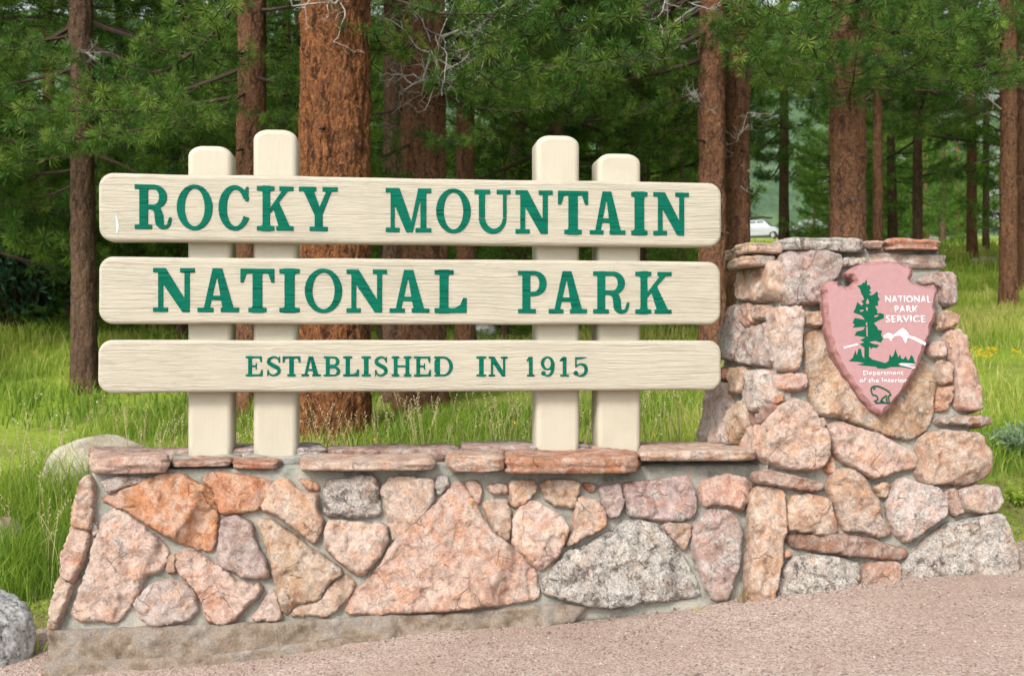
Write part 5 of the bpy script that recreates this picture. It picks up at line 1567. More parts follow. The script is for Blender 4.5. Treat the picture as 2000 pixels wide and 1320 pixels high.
near_pine('wide brown pine just right of the thickest trunk behind the top plank', b4, 13.5, W2R(92, b4[1]), W2R(72, b4[1])*.8, M['bark'], (0.0, 0), 70, 0.045, 0.026, 8, 5,
          boughs=[(2.95, 230, .75, -12), (3.3, 200, .7, -12), (3.75, 300, .9, -12), (4.0, 255, .8, -10), (3.1, 290, .55, -18), (2.6, 240, .45, -10), (3.5, 330, .8, -5), (2.35, 215, .4, -5)], rnd=(4.1, 7.0, .36, .8, 1.2),
          deads=[(4.0, -35, 1.1, -12), (4.1, -10, 1.2, -35), (4.0, -60, 1.1, -25), (3.8, -15, .9, -10), (4.2, -45, 1.2, -50)], top_z=7.0)
b4a = at_depth(772, 13.0)
near_pine('slim dark pine squeezed between the thickest trunk and the wide brown trunk', b4a, 12, W2R(50, 13), W2R(44, 13)*.8, M['bark_dark'], (0, 0), 44, 0.06, 0.018, 10, 6, rnd=(4.0, 7, .4, .7, 1.0), top_z=7.0)
b5 = at_depth(909, 16.2)
near_pine('thin reddish pine standing right of the wide brown trunk above the top plank', b5, 12, W2R(40, 16.2), W2R(34, 16.2)*.8, M['bark'], (0, 0), 36, 0.07, 0.016, 10, 7,
          boughs=[(4.3, 300, 1, -8), (4.7, 250, .9, -6), (4.0, 20, .8, -12)], rnd=(4.6, 8, .36, .9, 1.2), top_z=8.0)
b6 = at_depth(1392, 12.8)
near_pine('brown pine behind the right plank ends with long dark boughs', b6, 13, W2R(56, b6[1]), W2R(46, b6[1])*.8, M['bark'], (-0.004, 0), 56, 0.05, 0.022, 9, 8,
          boughs=[(4.2, 185, 1.15, -14), (4.35, 205, 1.1, -18), (4.0, 165, 1.05, -12), (3.6, 190, 1.0, -14), (3.9, 225, 1.0, -20), (4.0, 280, .8, -15), (4.3, 320, .95, -14), (3.3, 200, .8, -12), (4.6, 195, 1.2, -22)],
          rnd=(4.5, 7.0, .42, .8, 1.2), deads=[(4.2, 200, .9, -20), (4.2, 170, 1.0, -15), (3.0, 210, .4, -5)], stubs=[(1.75, 200, 1), (2.0, 260, 0), (2.6, 230, 1), (1.6, 300, 0)], top_z=7.0)
b7 = at_depth(1441, 13.4)
near_pine('brown pine just right of the plank ends, left of the pillar top', b7, 12.5, W2R(50, b7[1]), W2R(44, b7[1])*.8, M['bark'], (-0.001, 0), 52, 0.05, 0.02, 9, 9,
          boughs=[(3.9, 260, .8, -10), (3.6, 300, .7, -12), (4.2, 330, .9, -8), (3.5, 215, .55, -8)], rnd=(4.2, 7.0, .42, .8, 1.2), deads=[(2.6, 230, .55, -25), (2.9, 215, .6, -45), (2.35, 280, .5, -30)], stubs=[(2.05, 220, 1), (1.7, 330, 1), (2.5, 280, 0)], top_z=7.0)
b8 = at_depth(1655, 12.2)
near_pine('straight brown pine rising behind the middle of the pillar', b8, 13.5, W2R(74, b8[1]), W2R(58, b8[1])*.8, M['bark'], (0.0006, 0), 64, 0.045, 0.020, 9, 10,
          boughs=[(3.05, 250, .75, 4), (3.2, 285, .7, 0), (3.3, 215, .8, -2), (3.15, 320, .8, -2), (3.6, 240, .9, -12), (3.5, 345, .9, -8), (3.9, 300, .9, -14)], rnd=(4.0, 7.0, .42, .8, 1.15), stubs=[(1.9, 260, 0), (2.35, 300, 0), (1.4, 250, 0)], top_z=7.0)
b1 = march(166, 765, 8)
near_pine('dark grey-barked pine standing in the grass left of the planks', b1, 14, W2R(50, b1[1]), W2R(36, b1[1])*.75, M['bark_dark'], (-0.011, 0), 48, 0.06, 0.02, 9, 11,
          boughs=[(4.55, 175, 1.15, -4), (4.4, 195, 1.0, -6), (4.0, 205, .9, -6), (2.75, 178, .95, 0), (2.9, 200, .7, -2), (4.6, 10, 1.1, -6), (4.3, 350, 1.1, -10), (3.9, 20, 1.0, -8), (3.5, 330, .9, -10), (3.6, 250, .8, -10), (3.1, 290, .7, -12), (2.6, 170, .7, -8), (3.3, 160, 1.0, -4), (3.0, 355, .9, -10), (4.1, 270, .8, -10)],
          rnd=(4.6, 8.0, .36, .9, 1.25), deads=[(4.2, 300, .5, -10)], top_z=8.0)
b13 = march(1969, 604, 9)
near_pine('tall brown pine at the right edge, standing alone in the grass beside the pillar', b13, 15, W2R(34, b13[1]), W2R(28, b13[1])*.75, M['bark'], (-0.0002, 0), 40, 0.07, 0.02, 9, 12,
          boughs=[(4.2, 185, 1.1, -8), (4.5, 160, 1.2, -8), (3.8, 20, 1.0, -10), (4.6, 210, 1.2, -12), (4.9, 340, 1.2, -8), (3.6, 170, .95, -16)], rnd=(4.6, 9.0, .36, 1.0, 1.4), deads=[(3.3, 175, .9, -10)], stubs=[(1.35, 180, 1), (1.9, 200, 1), (2.5, 185, 2), (2.2, 340, 1)], top_z=9.0)
b14 = at_depth(2003, 21)
near_pine('brown pine half cut off by the right edge, behind the tall edge pine', b14, 14, W2R(34, 21), W2R(26, 21)*.8, M['bark'], (-.003, 0), 32, 0.10, 0.018, 9, 13, rnd=(4.0, 9.0, .3, 1.0, 1.4), top_z=9.0)
b9 = at_depth(1714, 22)
near_pine('slender pale-trunked pine just right of the pine behind the pillar', b9, 12, W2R(21, 22), W2R(13, 22)*.7, M['bark'], (0.0, 0), 24, 0.10, 0.012, 10, 14,
          boughs=[(5.2, 330, 1.0, -18), (5.6, 350, 1.1, -10), (5.9, 20, 1.1, -10), (4.9, 190, .8, -10)], rnd=(4.9, 9.0, .2, .8, 1.2), deads=[(4.6, 200, 1.0, -40), (3.9, 170, .7, -50)], top_z=8.0)
b11 = march(1898, 507, 20)
near_pine('thin reddish pine alone on the grassy slope near the right edge', b11, 13, W2R(20, b11[1]), W2R(15, b11[1])*.7, M['bark'], (-.002, 0), 24, 0.12, 0.014, 9, 15, boughs=[(3.6, 190, 1.0, -10)], rnd=(3.2, 8.0, .2, 1.0, 1.4), top_z=8.0)
b12 = march(1925, 500, 20)
near_pine('thin grey pine right beside the thin reddish pine on the grassy slope', b12, 12, W2R(13, b12[1]), W2R(10, b12[1])*.7, M['bark_dark'], (.004, 0), 20, 0.12, 0.012, 9, 16, rnd=(3.4, 9.0, .25, 1.0, 1.3), top_z=8.5)
b10 = at_depth(1792, 27)
near_pine('slim dark-red pine behind the right end of the pillar cap', b10, 12, W2R(19, 27), W2R(13, 27)*.7, M['bark_dark'], (.001, 0), 20, 0.12, 0.012, 9, 17, rnd=(2.9, 8.5, .2, 1.0, 1.4), top_z=8.5)
b15 = at_depth(1531, 31)
near_pine('grey-brown pine between the plank ends and the pillar pine, beside the parked cars', b15, 12, W2R(21, 31), W2R(15, 31)*.7, M['bark_dark'], (.001, 0), 20, 0.12, 0.014, 9, 18, rnd=(2.9, 8.5, .2, 1.0, 1.4), top_z=8.5)
b16 = at_depth(372, 18.0)
near_pine('pine whose boughs fill the space above the left end of the top plank', b16, 13, .14, .08, M['bark_dark'], (0, 0), 24, 0.12, 0.014, 9, 19, rnd=(1.7, 8.5, .15, .9, 1.3), top_z=8.5)
b17 = at_depth(-70, 16.0)
near_pine('bushy pine at the upper left edge, boughs down to the grass', b17, 13, .15, .08, M['bark_dark'], (0, 0), 24, 0.12, 0.014, 9, 20, rnd=(1.0, 8.5, .12, 1.0, 1.5), top_z=8.5)
b18 = at_depth(1085, 17.5)
near_pine('bushy pine with drooping boughs behind the tall right-hand cream post', b18, 12, .13, .08, M['bark_dark'], (0, 0), 24, 0.12, 0.014, 9, 21, rnd=(2.7, 8.5, .15, .9, 1.3), deads=[(4.4, 250, 1.3, -20), (4.0, 200, 1.2, -30), (5.0, 280, 1.3, -30)], top_z=8.0)
b19 = at_depth(1245, 20.0)
near_pine('bushy pine with dark boughs behind the short right-hand cream post', b19, 12.5, .14, .08, M['bark_dark'], (0, 0), 24, 0.12, 0.014, 9, 22, rnd=(2.0, 8.5, .14, .9, 1.3), top_z=8.0)

# ---- trees farther back: trunk and a crown each
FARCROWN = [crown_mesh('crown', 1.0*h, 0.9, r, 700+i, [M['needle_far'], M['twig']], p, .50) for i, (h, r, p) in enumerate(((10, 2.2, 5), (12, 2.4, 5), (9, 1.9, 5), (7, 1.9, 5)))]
FARTRUNK = [trunk_mesh('trunk', [(0, 0, -0.4), (0.1*i, 0, 6), (0, 0, 11.5)], [.17, .12, .02], M['bark_dark'] if i else M['bark'], 12, 0.3, 0.01, i) for i in range(2)]
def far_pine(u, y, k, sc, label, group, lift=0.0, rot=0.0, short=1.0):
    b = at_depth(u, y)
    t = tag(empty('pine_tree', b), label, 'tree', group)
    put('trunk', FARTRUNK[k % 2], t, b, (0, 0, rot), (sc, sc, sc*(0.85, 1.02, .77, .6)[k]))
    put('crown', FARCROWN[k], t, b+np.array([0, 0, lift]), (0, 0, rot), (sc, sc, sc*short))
    return t
rdf = np.random.default_rng(77)
# second rank, behind the named trunks
for (u, y, k, sc, *lf) in [(-130, 19, 1, 1.0), (95, 24, 0, 1.0), (235, 22, 2, 1.05), (310, 27, 1, 1.0), (560, 24, 0, 1.0), (455, 29, 1, 1.05), (700, 28, 2, 1.1), (990, 30, 2, .9), (1320, 28, 0, 1.0), (2075, 24, 1, 1.0), (1010, 21, 1, 1.1), (600, 22, 1, 1.15), (150, 21, 1, 1.15), (1422, 27, 1, 1.15, 3.2), (640, 36, 1, 1), (860, 38, 0, 1), (1180, 36, 1, 1.05)]:
    far_pine(u, y, k, sc, 'green pine of the second rank, close behind the nearer trunks', 'second rank of pines', rot=rdf.uniform(0, 6), lift=(lf[0] if lf else 0.0))
for i in range(46):
    y = 42+68*rdf.random()**1.2
    u = rdf.uniform(-150, 2150)
    if y < 104 and 1425 < u < 1615: u += 190*(1 if u > 1520 else -1)
    if 1700 < u < 2010 and y < 82: y += 34
    k = int(rdf.integers(4))
    far_pine(u, y, k, rdf.uniform(.9, 1.35), 'distant green pine in the wood on the slope behind the sign', 'distant pines on the slope', rot=rdf.uniform(0, 6))
# the wood goes on a little to both sides
for i in range(20):
    u = rdf.uniform(-620, -170) if i % 2 else rdf.uniform(2170, 2620)
    far_pine(u, rdf.uniform(22, 48), int(rdf.integers(3)), rdf.uniform(.95, 1.2), 'distant green pine in the wood on the slope behind the sign', 'distant pines on the slope', rot=rdf.uniform(0, 6))
# young bushy trees under the wood
young = [(205, 26, .42), (300, 24, .38), (430, 27, .40), (560, 30, .45), (930, 30, .34), (1010, 33, .40), (1130, 34, .42), (1330, 27, .34), (1590, 44, .40), (1640, 50, .4), (1760, 46, .42), (1800, 60, .5),
         (985, 18, .42), (1072, 18.6, .47), (1165, 18, .45), (1268, 18.5, .48), (1332, 17.5, .40), (352, 17.5, .42), (250, 18.5, .50), (742, 18, .40), (868, 19, .42), (545, 19, .46), (95, 19, .5), (60, 22, .62), (255, 20.5, .66), (320, 30, .8), (440, 23, .7), (545, 26, .75), (760, 27, .8), (870, 24, .6), (960, 23, .70), (1020, 27, .85), (1110, 24, .72), (1190, 22.5, .66), (1300, 24, .75), (1345, 33, .9), (1632, 36, .9), (1625, 45, 1.0), (1640, 31, .9), (1745, 33, .95), (1690, 40, 1.1), (1790, 42, 1.1), (1840, 52, 1.0), (1700, 44, .9), (-40, 27, .9), (150, 33, .9)]
for (u, y, sc) in young:
    far_pine(u, y, 3, sc, 'young bushy light-green pine at the edge of the wood', 'young pines at the edge of the wood', lift=-.42, rot=rdf.uniform(0, 6))
# ------------------------------------------------------------------ grass, flowers, plants
def blades(x, y, h, w, lean, rd, tint):
    n = len(x)
    z = ground_z(x, y)-0.01
    a = rd.uniform(0, 2*pi, n); la = rd.uniform(0, 2*pi, n)
    sx, sy = np.cos(a)*w*.5, np.sin(a)*w*.5
    lx, ly = np.cos(la)*lean*h, np.sin(la)*lean*h
    b = np.c_[x, y, z]; s = np.c_[sx, sy, np.zeros(n)]
    mid = b+np.c_[lx*.30, ly*.30, h*.58]; tip = b+np.c_[lx, ly, h*(1-0.25*lean)]
    V = np.stack([b-s, b+s, mid+s*.75, mid-s*.75, tip], 1).reshape(-1, 3)
    k = np.arange(n)[:, None]*5
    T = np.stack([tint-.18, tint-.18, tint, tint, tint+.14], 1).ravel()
    return V, k+np.array([[0, 1, 2, 3]]), k+np.array([[3, 2, 4]]), np.clip(T, 0, 1)
def solid_at(x, y):
    """true where the masonry stands"""
    inwall = (x > -2.72) & (x < 1.75) & (y > 5.75+YAW*x) & (y < 7.02+YAW*x)
    inpil = (x > 1.15) & (x < 3.05) & (y > 5.9) & (y < 7.25)
    return inwall | inpil
gm = MB()
def sow(n, x0, x1, y0, y1, h, w, lean, tmean, wedge=True, patch=1.0, thr=-0.22):
    rd = rng
    x = rd.uniform(x0, x1, n); y = np.sqrt(rd.uniform(y0*y0, y1*y1, n))
    ok = ~solid_at(x, y)
    if wedge: ok &= np.abs(x) < 0.52*y+1.4
    pn = fbm(np.c_[x*.9, y*.9, x*0], 3, 41)
    ge = y-gravel_edge(x)
    ok &= (ge > 0.10+0.25*rd.random(n)) & (pn > thr+0.25*rd.normal(size=n)*patch)
    # worn ground near the gravel's edge
    ok &= (rd.random(n) < np.clip((ge-0.05)/0.9, 0.04, 1))
    x, y, pn = x[ok], y[ok], pn[ok]; m = len(x)
    big = fbm(np.c_[x*.25, y*.25, x*0], 3, 43)
    hh = h*rd.uniform(.40, 1.15, m)*(1+0.9*pn); ww = w*rd.uniform(.7, 1.3, m)
    mid = fbm(np.c_[x*1.1, y*1.1, x*0+9], 3, 47)
    t = tmean-.06+0.60*big+0.45*mid+0.20*rd.normal(size=m)+0.1*pn
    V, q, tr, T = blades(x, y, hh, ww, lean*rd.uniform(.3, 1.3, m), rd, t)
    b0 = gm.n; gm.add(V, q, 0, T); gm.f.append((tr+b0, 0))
sow(26000, -5.2, -1.9, 5.6, 9.5, .27, .0075, .55, .50)
sow(9000, -5.2, -2.1, 6.8, 9.0, .42, .0065, .45, .58)
sow(52000, -4.5, 4.0, 7.0, 12.0, .24, .008, .55, .50)
sow(13000, -1.9, 1.6, 7.1, 8.8, .40, .007, .42, .52)
sow(12000, 2.4, 6.5, 7.2, 11, .20, .008, .6, .45)
sow(54000, -11, 11, 12, 20, .25, .014, .55, .56)
sow(50000, -20, 20, 20, 36, .26, .028, .55, .58)
sow(34000, -40, 40, 36, 75, .30, .060, .55, .56)
tag(put('meadow_grass', gm.mesh('meadow_grass', [M['grass']])), 'bright green meadow grass growing behind and beside the wall', 'grass', kind='stuff')

# taller seeding stems
sm = MB(); n = 560
x = rng.uniform(-4.6, 2.4, n); y = rng.uniform(6.6, 10.5, n)
ok = ~solid_at(x, y) & (np.abs(x) < .47*y+.9) & (y-gravel_edge(x) > .5)
for xx, yy in zip(x[ok], y[ok]):
    h = rng.uniform(.38, .66); la = rng.uniform(0, 2*pi); l = rng.uniform(.08, .35)*h
    z = float(ground_z(xx, yy)); t = np.linspace(0, 1, 5)
    p = np.c_[xx+math.cos(la)*l*t**2, yy+math.sin(la)*l*t**2, z+h*t]
    sm.tube(p, np.linspace(.0022, .0014, 5), 3, 0, rng.uniform(.3, .8))
    for q in np.linspace(.72, 1, 7):
        c = np.array([np.interp(q, t, p[:, k]) for k in range(3)])
        d = rng.normal(size=3); d[2] = abs(d[2])+.8; d /= np.linalg.norm(d)
        s = np.cross(d, [0.3, 1, 0]); s /= np.linalg.norm(s)
        sm.add([c, c+d*.014+s*.004, c+d*.030, c+d*.014-s*.004], [[0, 1, 2, 3]], 0, .75)
tag(put('seed_grass', sm.mesh('seed_grass', [M['straw']])), 'thin pale seeding grass stems standing above the meadow behind the wall', 'grass', kind='stuff')

# dry needles and straw on the worn ground beside the wall ends
dm = MB(); n = 7000
x = np.concatenate([rng.uniform(-3.8, -2.3, n//2), rng.uniform(2.6, 4.6, n//2)]); y = np.concatenate([rng.uniform(6.2, 8.4, n//2), rng.uniform(6.5, 8.6, n//2)])
ge = y-gravel_edge(x); ok = ~solid_at(x, y) & (ge > -.12) & (rng.random(n) < np.clip(1.2-np.abs(ge-.5)*.9, .05, 1))
x, y = x[ok], y[ok]; m = len(x)
a = rng.uniform(0, 2*pi, m); L = rng.uniform(.03, .13, m); zz = ground_z(x, y)+rng.uniform(.005, .035, m)
d = np.c_[np.cos(a), np.sin(a), rng.normal(0, .25, m)]; s = np.c_[-np.sin(a), np.cos(a), np.zeros(m)]*.0022
b = np.c_[x, y, zz]
V = np.stack([b-s, b+s, b+s+d*L[:, None], b-s+d*L[:, None]], 1).reshape(-1, 3)
dm.add(V, np.arange(m)[:, None]*4+np.array([[0, 1, 2, 3]]), 0, np.repeat(rng.uniform(0, .75, m), 4))
tag(put('needle_litter', dm.mesh('needle_litter', [M['straw']])), 'dry brown needles and straw strewn on the bare earth at the wall ends', 'litter', kind='stuff')

# yellow flowers
def flowers(name, spots, label, petal='petal', size=.016):
    fm = MB()
    for (xx, yy, h) in spots:
        z = float(ground_z(xx, yy)); top = np.array([xx+rng.normal(0, .02), yy+rng.normal(0, .02), z+h])
        fm.tube([(xx, yy, z-.02), top*.5+np.array([xx, yy, z])*.5+np.array([.008, 0, 0]), top], [.0022, .002, .0016], 4, 1, .5)
        a0 = rng.uniform(0, 1)
        tiltv = rng.normal(0, .35, 2)
        for k in range(7):
            a = a0+k*2*pi/7
            def P(r, da, up):
                X_ = r*math.cos(a+da); Y_ = r*math.sin(a+da)
                return top+np.array([X_, Y_, up+tiltv[0]*X_-abs(tiltv[1])*Y_+.6*Y_*-1])
            fm.add([P(.002, 0, 0), P(size*.75, -.3, .003), P(size*1.35, 0, .001), P(size*.75, .3, .003)], [[0, 1, 2, 3]], 0, .5)
        fm.tube([top-[0, 0, .003], top+[0, -.003, .005]], [size*.45, size*.30], 6, 0, .5)
    return tag(put(name, fm.mesh(name, [M[petal], M['grass']])), label, 'flowers', kind='stuff')
sp = []
for (u, v, sx, k, hh) in [(735, 858, 26, 9, .24), (980, 842, 16, 7, .27), (890, 852, 70, 6, .22), (620, 850, 20, 4, .25), (1250, 840, 40, 6, .2)]:
    for i in range(k):
        q = at_depth(u+rng.normal(0, sx), rng.uniform(8.2, 9.6)); sp.append((q[0], q[1], hh*rng.uniform(.8, 1.4)))
flowers('yellow_wildflowers', sp, 'small yellow wildflowers in the grass just behind the wall')
sp = []
for (u, v, sx, k) in [(1908, 708, 9, 14), (1932, 706, 7, 12), (1990, 708, 10, 8)]:
    for i in range(k):
        q = march(u+rng.normal(0, sx), v+8+rng.normal(0, 2)); sp.append((q[0], q[1], rng.uniform(.10, .20)))
flowers('orange_wildflowers', sp, 'clump of orange-yellow wildflowers in the grass right of the pillar', size=.017)
sp = [(*at_depth(rng.uniform(1180, 1390), rng.uniform(8.5, 10.5))[:2], rng.uniform(.12, .25)) for i in range(16)]+[(*at_depth(rng.uniform(20, 180), rng.uniform(9, 13))[:2], rng.uniform(.2, .3)) for i in range(16)]
flowers('white_wildflowers', sp, 'tiny white flower heads in the grass behind the wall', 'petal_white', .011)

def leafy(name, label, cat, base, n, hgt, spread, ln, wd, mat, seed, up=.7, group=None):
    """plant of many leaves on short stems"""
    rd = np.random.default_rng(seed); base = np.array(base)
    t = tag(empty(name, base), label, cat, group)
    st = MB(); lv = MB()
    for i in range(n):
        a = rd.uniform(0, 2*pi); r = spread*math.sqrt(rd.random()); h = hgt*rd.uniform(.5, 1)*(1-.35*(r/spread)**2)
        p1 = np.array([r*math.cos(a), r*math.sin(a), h]); p0 = p1*np.array([.25, .25, 0])-[0, 0, .03]
        tt = np.linspace(0, 1, 5); P = p0+(p1-p0)*tt[:, None]; P[:, 2] += .12*h*np.sin(tt*pi)
        st.tube(P, np.linspace(.006, .002, 5)*(hgt/.5), 4, 0, .4)
        c = np.array([[np.interp(q, tt, P[:, k]) for k in range(3)] for q in np.linspace(.25, 1, 9)])
        c = c+rd.normal(0, .04*hgt, c.shape)
        V, q4, T = tufts(c, np.tile((p1-p0)/np.linalg.norm(p1-p0)*up+[0, 0, .2], (len(c), 1)), 5, ln, wd, rd, .8)
        lv.add(V, q4, 0, T)
    put('stems', st.mesh('stems', [M['twig']]), t, base)
    put('foliage', lv.mesh('foliage', [mat]), t, base)
    return t
leafy('shrub', 'dark blue-green conifer bush in the meadow at the left edge', 'shrub', march(38, 650, 9), 230, 2.6, 1.05, .20, .05, M['shrub'], 1)
leafy('shrub', 'small dark round bush beside the grey rock under the middle plank', 'shrub', at_depth(963, 19.5), 40, .42, .30, .09, .03, M['shrub'], 2)
leafy('shrub', 'low leafy green bush in the grass left of the cream posts', 'shrub', at_depth(315, 19), 70, .8, .9, .12, .04, M['needle_far'], 5)
leafy('sage_plant', 'pale grey-green leafy plant in the grass at the right edge beside the pillar', 'plant', march(1997, 893, 7), 26, .26, .24, .085, .016, M['sage'], 3)
leafy('sage_plant', 'low dark-green weed on the bare earth right of the pillar foot', 'plant', march(1990, 985, 6.5), 12, .12, .12, .05, .018, M['grass'], 4)

# small tufts of dry and green grass rooted at the foot of the masonry
for (u, v, hh_, k_, mt_, lb) in [(1444, 1150, .16, 26, 'straw', 'wisp of dry grass in the corner where the wall meets the pillar'), (1360, 1176, .07, 14, 'grass', 'little green weed at the foot of the grey wall stone'),
                            (1925, 1110, .08, 14, 'grass', 'little green weed at the right foot of the pillar'), (560, 1268, .06, 10, 'straw', 'wisp of dry grass against the wall footing')]:
    q = (WALLP if u < 1480 else PILP).hit(u, v)
    q = np.array([q[0], q[1]-.075, float(ground_z(q[0], q[1]-.075))])
    rd = np.random.default_rng(int(u)); tm = MB()
    for i in range(k_):
        a = rd.uniform(0, 2*pi); l = rd.uniform(.2, .7)*hh_; h = hh_*rd.uniform(.5, 1.1); b0 = np.array([rd.normal(0, .022), rd.normal(0, .012), -.01])
        sd_ = np.array([-math.sin(a), math.cos(a), 0])*.0026
        md = b0+[math.cos(a)*l*.35, -abs(math.sin(a))*l*.35, h*.6]; tp = b0+[math.cos(a)*l, -abs(math.sin(a))*l, h]
        tm.add([b0-sd_, b0+sd_, md+sd_*.8, md-sd_*.8, tp], [[0, 1, 2, 3]], 0, rd.uniform(.3, .9)); tm.f.append((np.array([[3, 2, 4]])+tm.n-5, 0))
    tag(put('grass_tuft', tm.mesh('grass_tuft', [M[mt_]]), None, q), lb, 'plant')

# broad-leaved shoots beside the boulder
bl = at_depth(66, 6.22)
pl = tag(empty('lily_shoot', bl), 'green shoot with broad upright blades between the grey boulder and the wall foot', 'plant')
for i, (dx, h, l, w) in enumerate([(-.030, .235, -.035, .022), (.012, .15, .02, .016), (.035, .12, .05, .014), (-.01, .10, -.06, .012), (.055, .09, .035, .010)]):
    k = 7; t = np.linspace(0, 1, k); ww = w*np.sin(np.clip(t*.9+.12, 0, 1)*pi)**.8
    cx = dx+l*t**1.6; cz = h*t-.02; cy = -.02*t**2+.008*i
    V = np.concatenate([np.c_[cx-ww/2, cy, cz], np.c_[cx, cy+ww*.25, cz], np.c_[cx+ww/2, cy, cz]])
    a = np.arange(k-1)
    Fq = np.concatenate([np.stack([a, a+k, a+k+1, a+1], -1), np.stack([a+k, a+2*k, a+2*k+1, a+k+1], -1)])
    bm_ = MB(); bm_.add(V, Fq, 0, np.tile(.55+.25*t, 3))
    put('blade', bm_.mesh('blade', [M['grass']], True), pl, bl)

# ------------------------------------------------------------------ boulders
def boulder(name, label, c, s, mat, seed, rz=0.0, sub=4, amp=.16, cut=5):
    rd = np.random.default_rng(seed)
    bm = bmesh.new(); bmesh.ops.create_icosphere(bm, subdivisions=sub, radius=1.0)
    V = np.array([v.co[:] for v in bm.verts])
    for k in range(cut):
        d = rd.normal(size=3); d /= np.linalg.norm(d); o = rd.uniform(.62, .85)
        q = V@d
        V = V-np.where(q > o, (q-o)*.85, 0)[:, None]*d
    nn = V/np.linalg.norm(V, axis=1)[:, None]
    V = V+nn*(amp*fbm(V*1.6+seed, 4, 3)+amp*.28*fbm(V*7+seed, 3, 4))[:, None]
    V = V*np.array(s)
    for v, q in zip(bm.verts, V): v.co = q
    for f in bm.faces: f.smooth = True
    me = bpy.data.meshes.new(name); bm.to_mesh(me); bm.free(); me.materials.append(mat)
    return tag(put(name, me, None, c, (0, 0, rz)), label, 'boulder' if max(s) > .2 else 'rock')
bc = at_depth(-8, 6.15)
boulder('boulder', 'grey speckled granite boulder cut off by the left edge beside the gravel', bc+np.array([0, 0, .13]), (.20, .22, .27), M['granite'], 3, .4, 5)
bc = at_depth(200, 9.3)
boulder('boulder', 'big cream-coloured boulder in tall grass behind the left end of the wall', bc+np.array([0, 0, .18]), (.47, .38, .34), M['pale_rock'], 9, .3, 5, .10)
q = at_depth(948, 18.6); boulder('rock', 'bluish grey rock in the meadow seen under the middle plank', q+np.array([0, 0, .1]), (.22, .2, .16), M['granite'], 5)
q = at_depth(1308, 21.0); boulder('rock', 'pale rock in the meadow seen under the right end of the middle plank', q+np.array([0, 0, .08]), (.22, .18, .16), M['pale_rock'], 6)
q = march(1925, 514, 20); boulder('rock', 'long flat pale rock at the foot of the thin grey pine', q+np.array([0, 0, .04]), (.36, .2, .10), M['pale_rock'], 7)
q = at_depth(95, 10.2); boulder('rock', 'brown rock half hidden in grass left of the cream boulder', at_depth(6, 8.2)+np.array([0, 0, .08]), (.14, .14, .12), M['footing'], 8)
q = march(1968, 905, 7); 

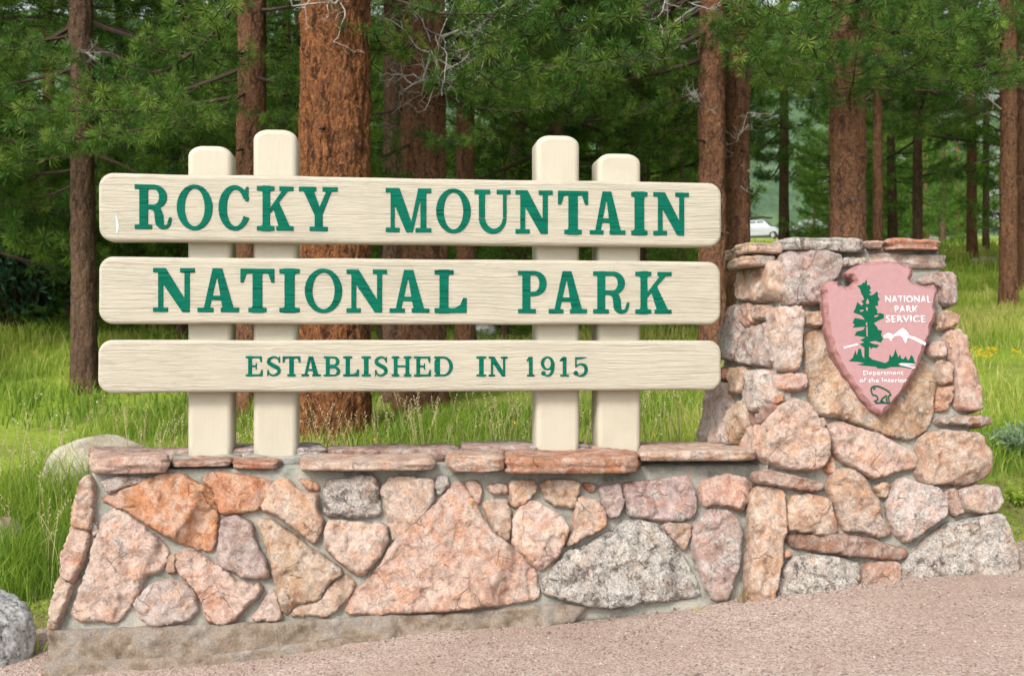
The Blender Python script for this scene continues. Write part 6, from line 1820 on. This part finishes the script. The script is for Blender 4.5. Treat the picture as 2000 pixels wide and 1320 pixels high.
# ------------------------------------------------------------------ road and parked cars far behind the plank end
rx, ry = np.meshgrid(np.arange(-60, 70, 2.0), np.arange(99, 109, 1.0))
tag(put('road', grid_mesh('road', rx, ry, ground_z(rx, ry)+0.06, [make_rough_mat('road_dirt', [(.3, (.22, .18, .15)), (.7, (.34, .29, .24))], .6, 8.0, .02)])), kind='structure')
def parked_car(label, u, y, rz, seed, truck=False, vbase=None):
    x = (u-1000)/F*y
    b = np.array([x, y, EYE-(vbase-HV)/F*y])
    t = tag(empty('parked_car', b, 0), label, 'car', 'white cars parked beyond the trees')
    ca, sa = math.cos(rz), math.sin(rz)
    rot = (0, 0, rz)
    L, Wd = (4.7, 1.85)
    prof = [(-2.35, .42), (-2.35, .98), (-2.28, 1.08), (-2.1, 1.62), (-1.95, 1.72), (.35, 1.72), (.55, 1.66), (1.15, 1.10), (2.1, .98), (2.33, .85), (2.36, .42), (1.9, .34), (-1.9, .34)]
    if truck: prof = [(-2.6, .48), (-2.6, 1.12), (-.55, 1.12), (-.5, 1.70), (-.35, 1.80), (.75, 1.80), (.95, 1.72), (1.4, 1.18), (2.3, 1.08), (2.5, .9), (2.5, .48), (2.0, .40), (-2.0, .40)]
    bm = bmesh.new()
    vs = [bm.verts.new((px, -Wd/2, pz)) for px, pz in prof]
    f = bm.faces.new(vs)
    r = bmesh.ops.extrude_face_region(bm, geom=[f])
    bmesh.ops.translate(bm, verts=[v for v in r['geom'] if isinstance(v, bmesh.types.BMVert)], vec=(0, Wd, 0))
    for v in bm.verts:
        if v.co.z > 1.2: v.co.y *= .86
    bmesh.ops.bevel(bm, geom=bm.edges[:], offset=.07, segments=3, affect='EDGES')
    bmesh.ops.recalc_face_normals(bm, faces=bm.faces)
    me = bpy.data.meshes.new('body'); bm.to_mesh(me); bm.free(); me.materials.append(M['car_paint'])
    put('body', me, t, b, rot)
    def P(name, mb, mats, smooth=False): return put(name, mb.mesh(name, mats, smooth), t, b, rot)
    for sgn in (-1, 1):
        yy = sgn*(Wd/2*.935)
        for (xa, xb) in ([(-.35, .25), (.32, 1.0)] if truck else [(-1.95, -1.05), (-.98, -.15), (-.08, .75)]):
            zt = 1.66 if truck else 1.60; zb = 1.16
            xt = xb-.28 if xb > .5 else xb
            m_ = MB(); V = [(xa, yy*1.03, zb), (xb, yy*1.03, zb), (xt, yy*.945, zt), (xa+.05, yy*.945, zt)]
            V2 = [(a_, b_-sgn*.05, c_) for a_, b_, c_ in V]
            m_.add(V+V2, [[0, 1, 2, 3], [4, 7, 6, 5], [0, 4, 5, 1], [1, 5, 6, 2], [2, 6, 7, 3], [3, 7, 4, 0]])
            P('side_window', m_, [M['glass']])
        m_ = MB(); m_.box((2.33, sgn*.66, .82), (.10, .34, .16)); P('headlight', m_, [M['lamp']])
        for wx in ((-1.45, 1.42) if not truck else (-1.6, 1.6)):
            m_ = MB(); th = np.linspace(0, 2*pi, 25)[:-1]
            for (rr, yo, mm) in ((.36, 0, 0),):
                ring = np.c_[np.cos(th)*rr, th*0, np.sin(th)*rr]
                m_.tube([(wx, sgn*(Wd/2-.20), .36), (wx, sgn*(Wd/2-.02), .36), (wx, sgn*(Wd/2+.01), .36)], [.36, .36, .33], 24, 0)
            w_ = P('wheel', m_, [M['rubber']], False)
            m_ = MB(); m_.tube([(wx, sgn*(Wd/2), .36), (wx, sgn*(Wd/2+.02), .36)], [.22, .20], 18, 0)
            rim = bpy.data.objects.new('rim', m_.mesh('rim', [M['steel']])); link(rim); rim.parent = w_
    x0, x1, z0, z1 = (.99, 1.37, 1.70, 1.24) if truck else (.60, 1.10, 1.62, 1.16)
    for (xa, za, xb, zb) in ((x0, z0, x1, z1),):
        m_ = MB(); V = [(xa+.03, -.66, za), (xa+.03, .66, za), (xb+.03, .74, zb), (xb+.03, -.74, zb)]; V2 = [(a_-.06, b_, c_-.03) for a_, b_, c_ in V]
        m_.add(V+V2, [[0, 1, 2, 3], [4, 7, 6, 5], [0, 4, 5, 1], [1, 5, 6, 2], [2, 6, 7, 3], [3, 7, 4, 0]])
        P('windscreen', m_, [M['glass']])
    return t
parked_car('white car parked far behind, its front wheel visible above the pillar left corner', 1484, 100, R(-28), 1, False, 470)
parked_car('white pickup farther right, mostly hidden by a tree trunk above the pillar', 1576, 104, R(8), 2, True, 468)
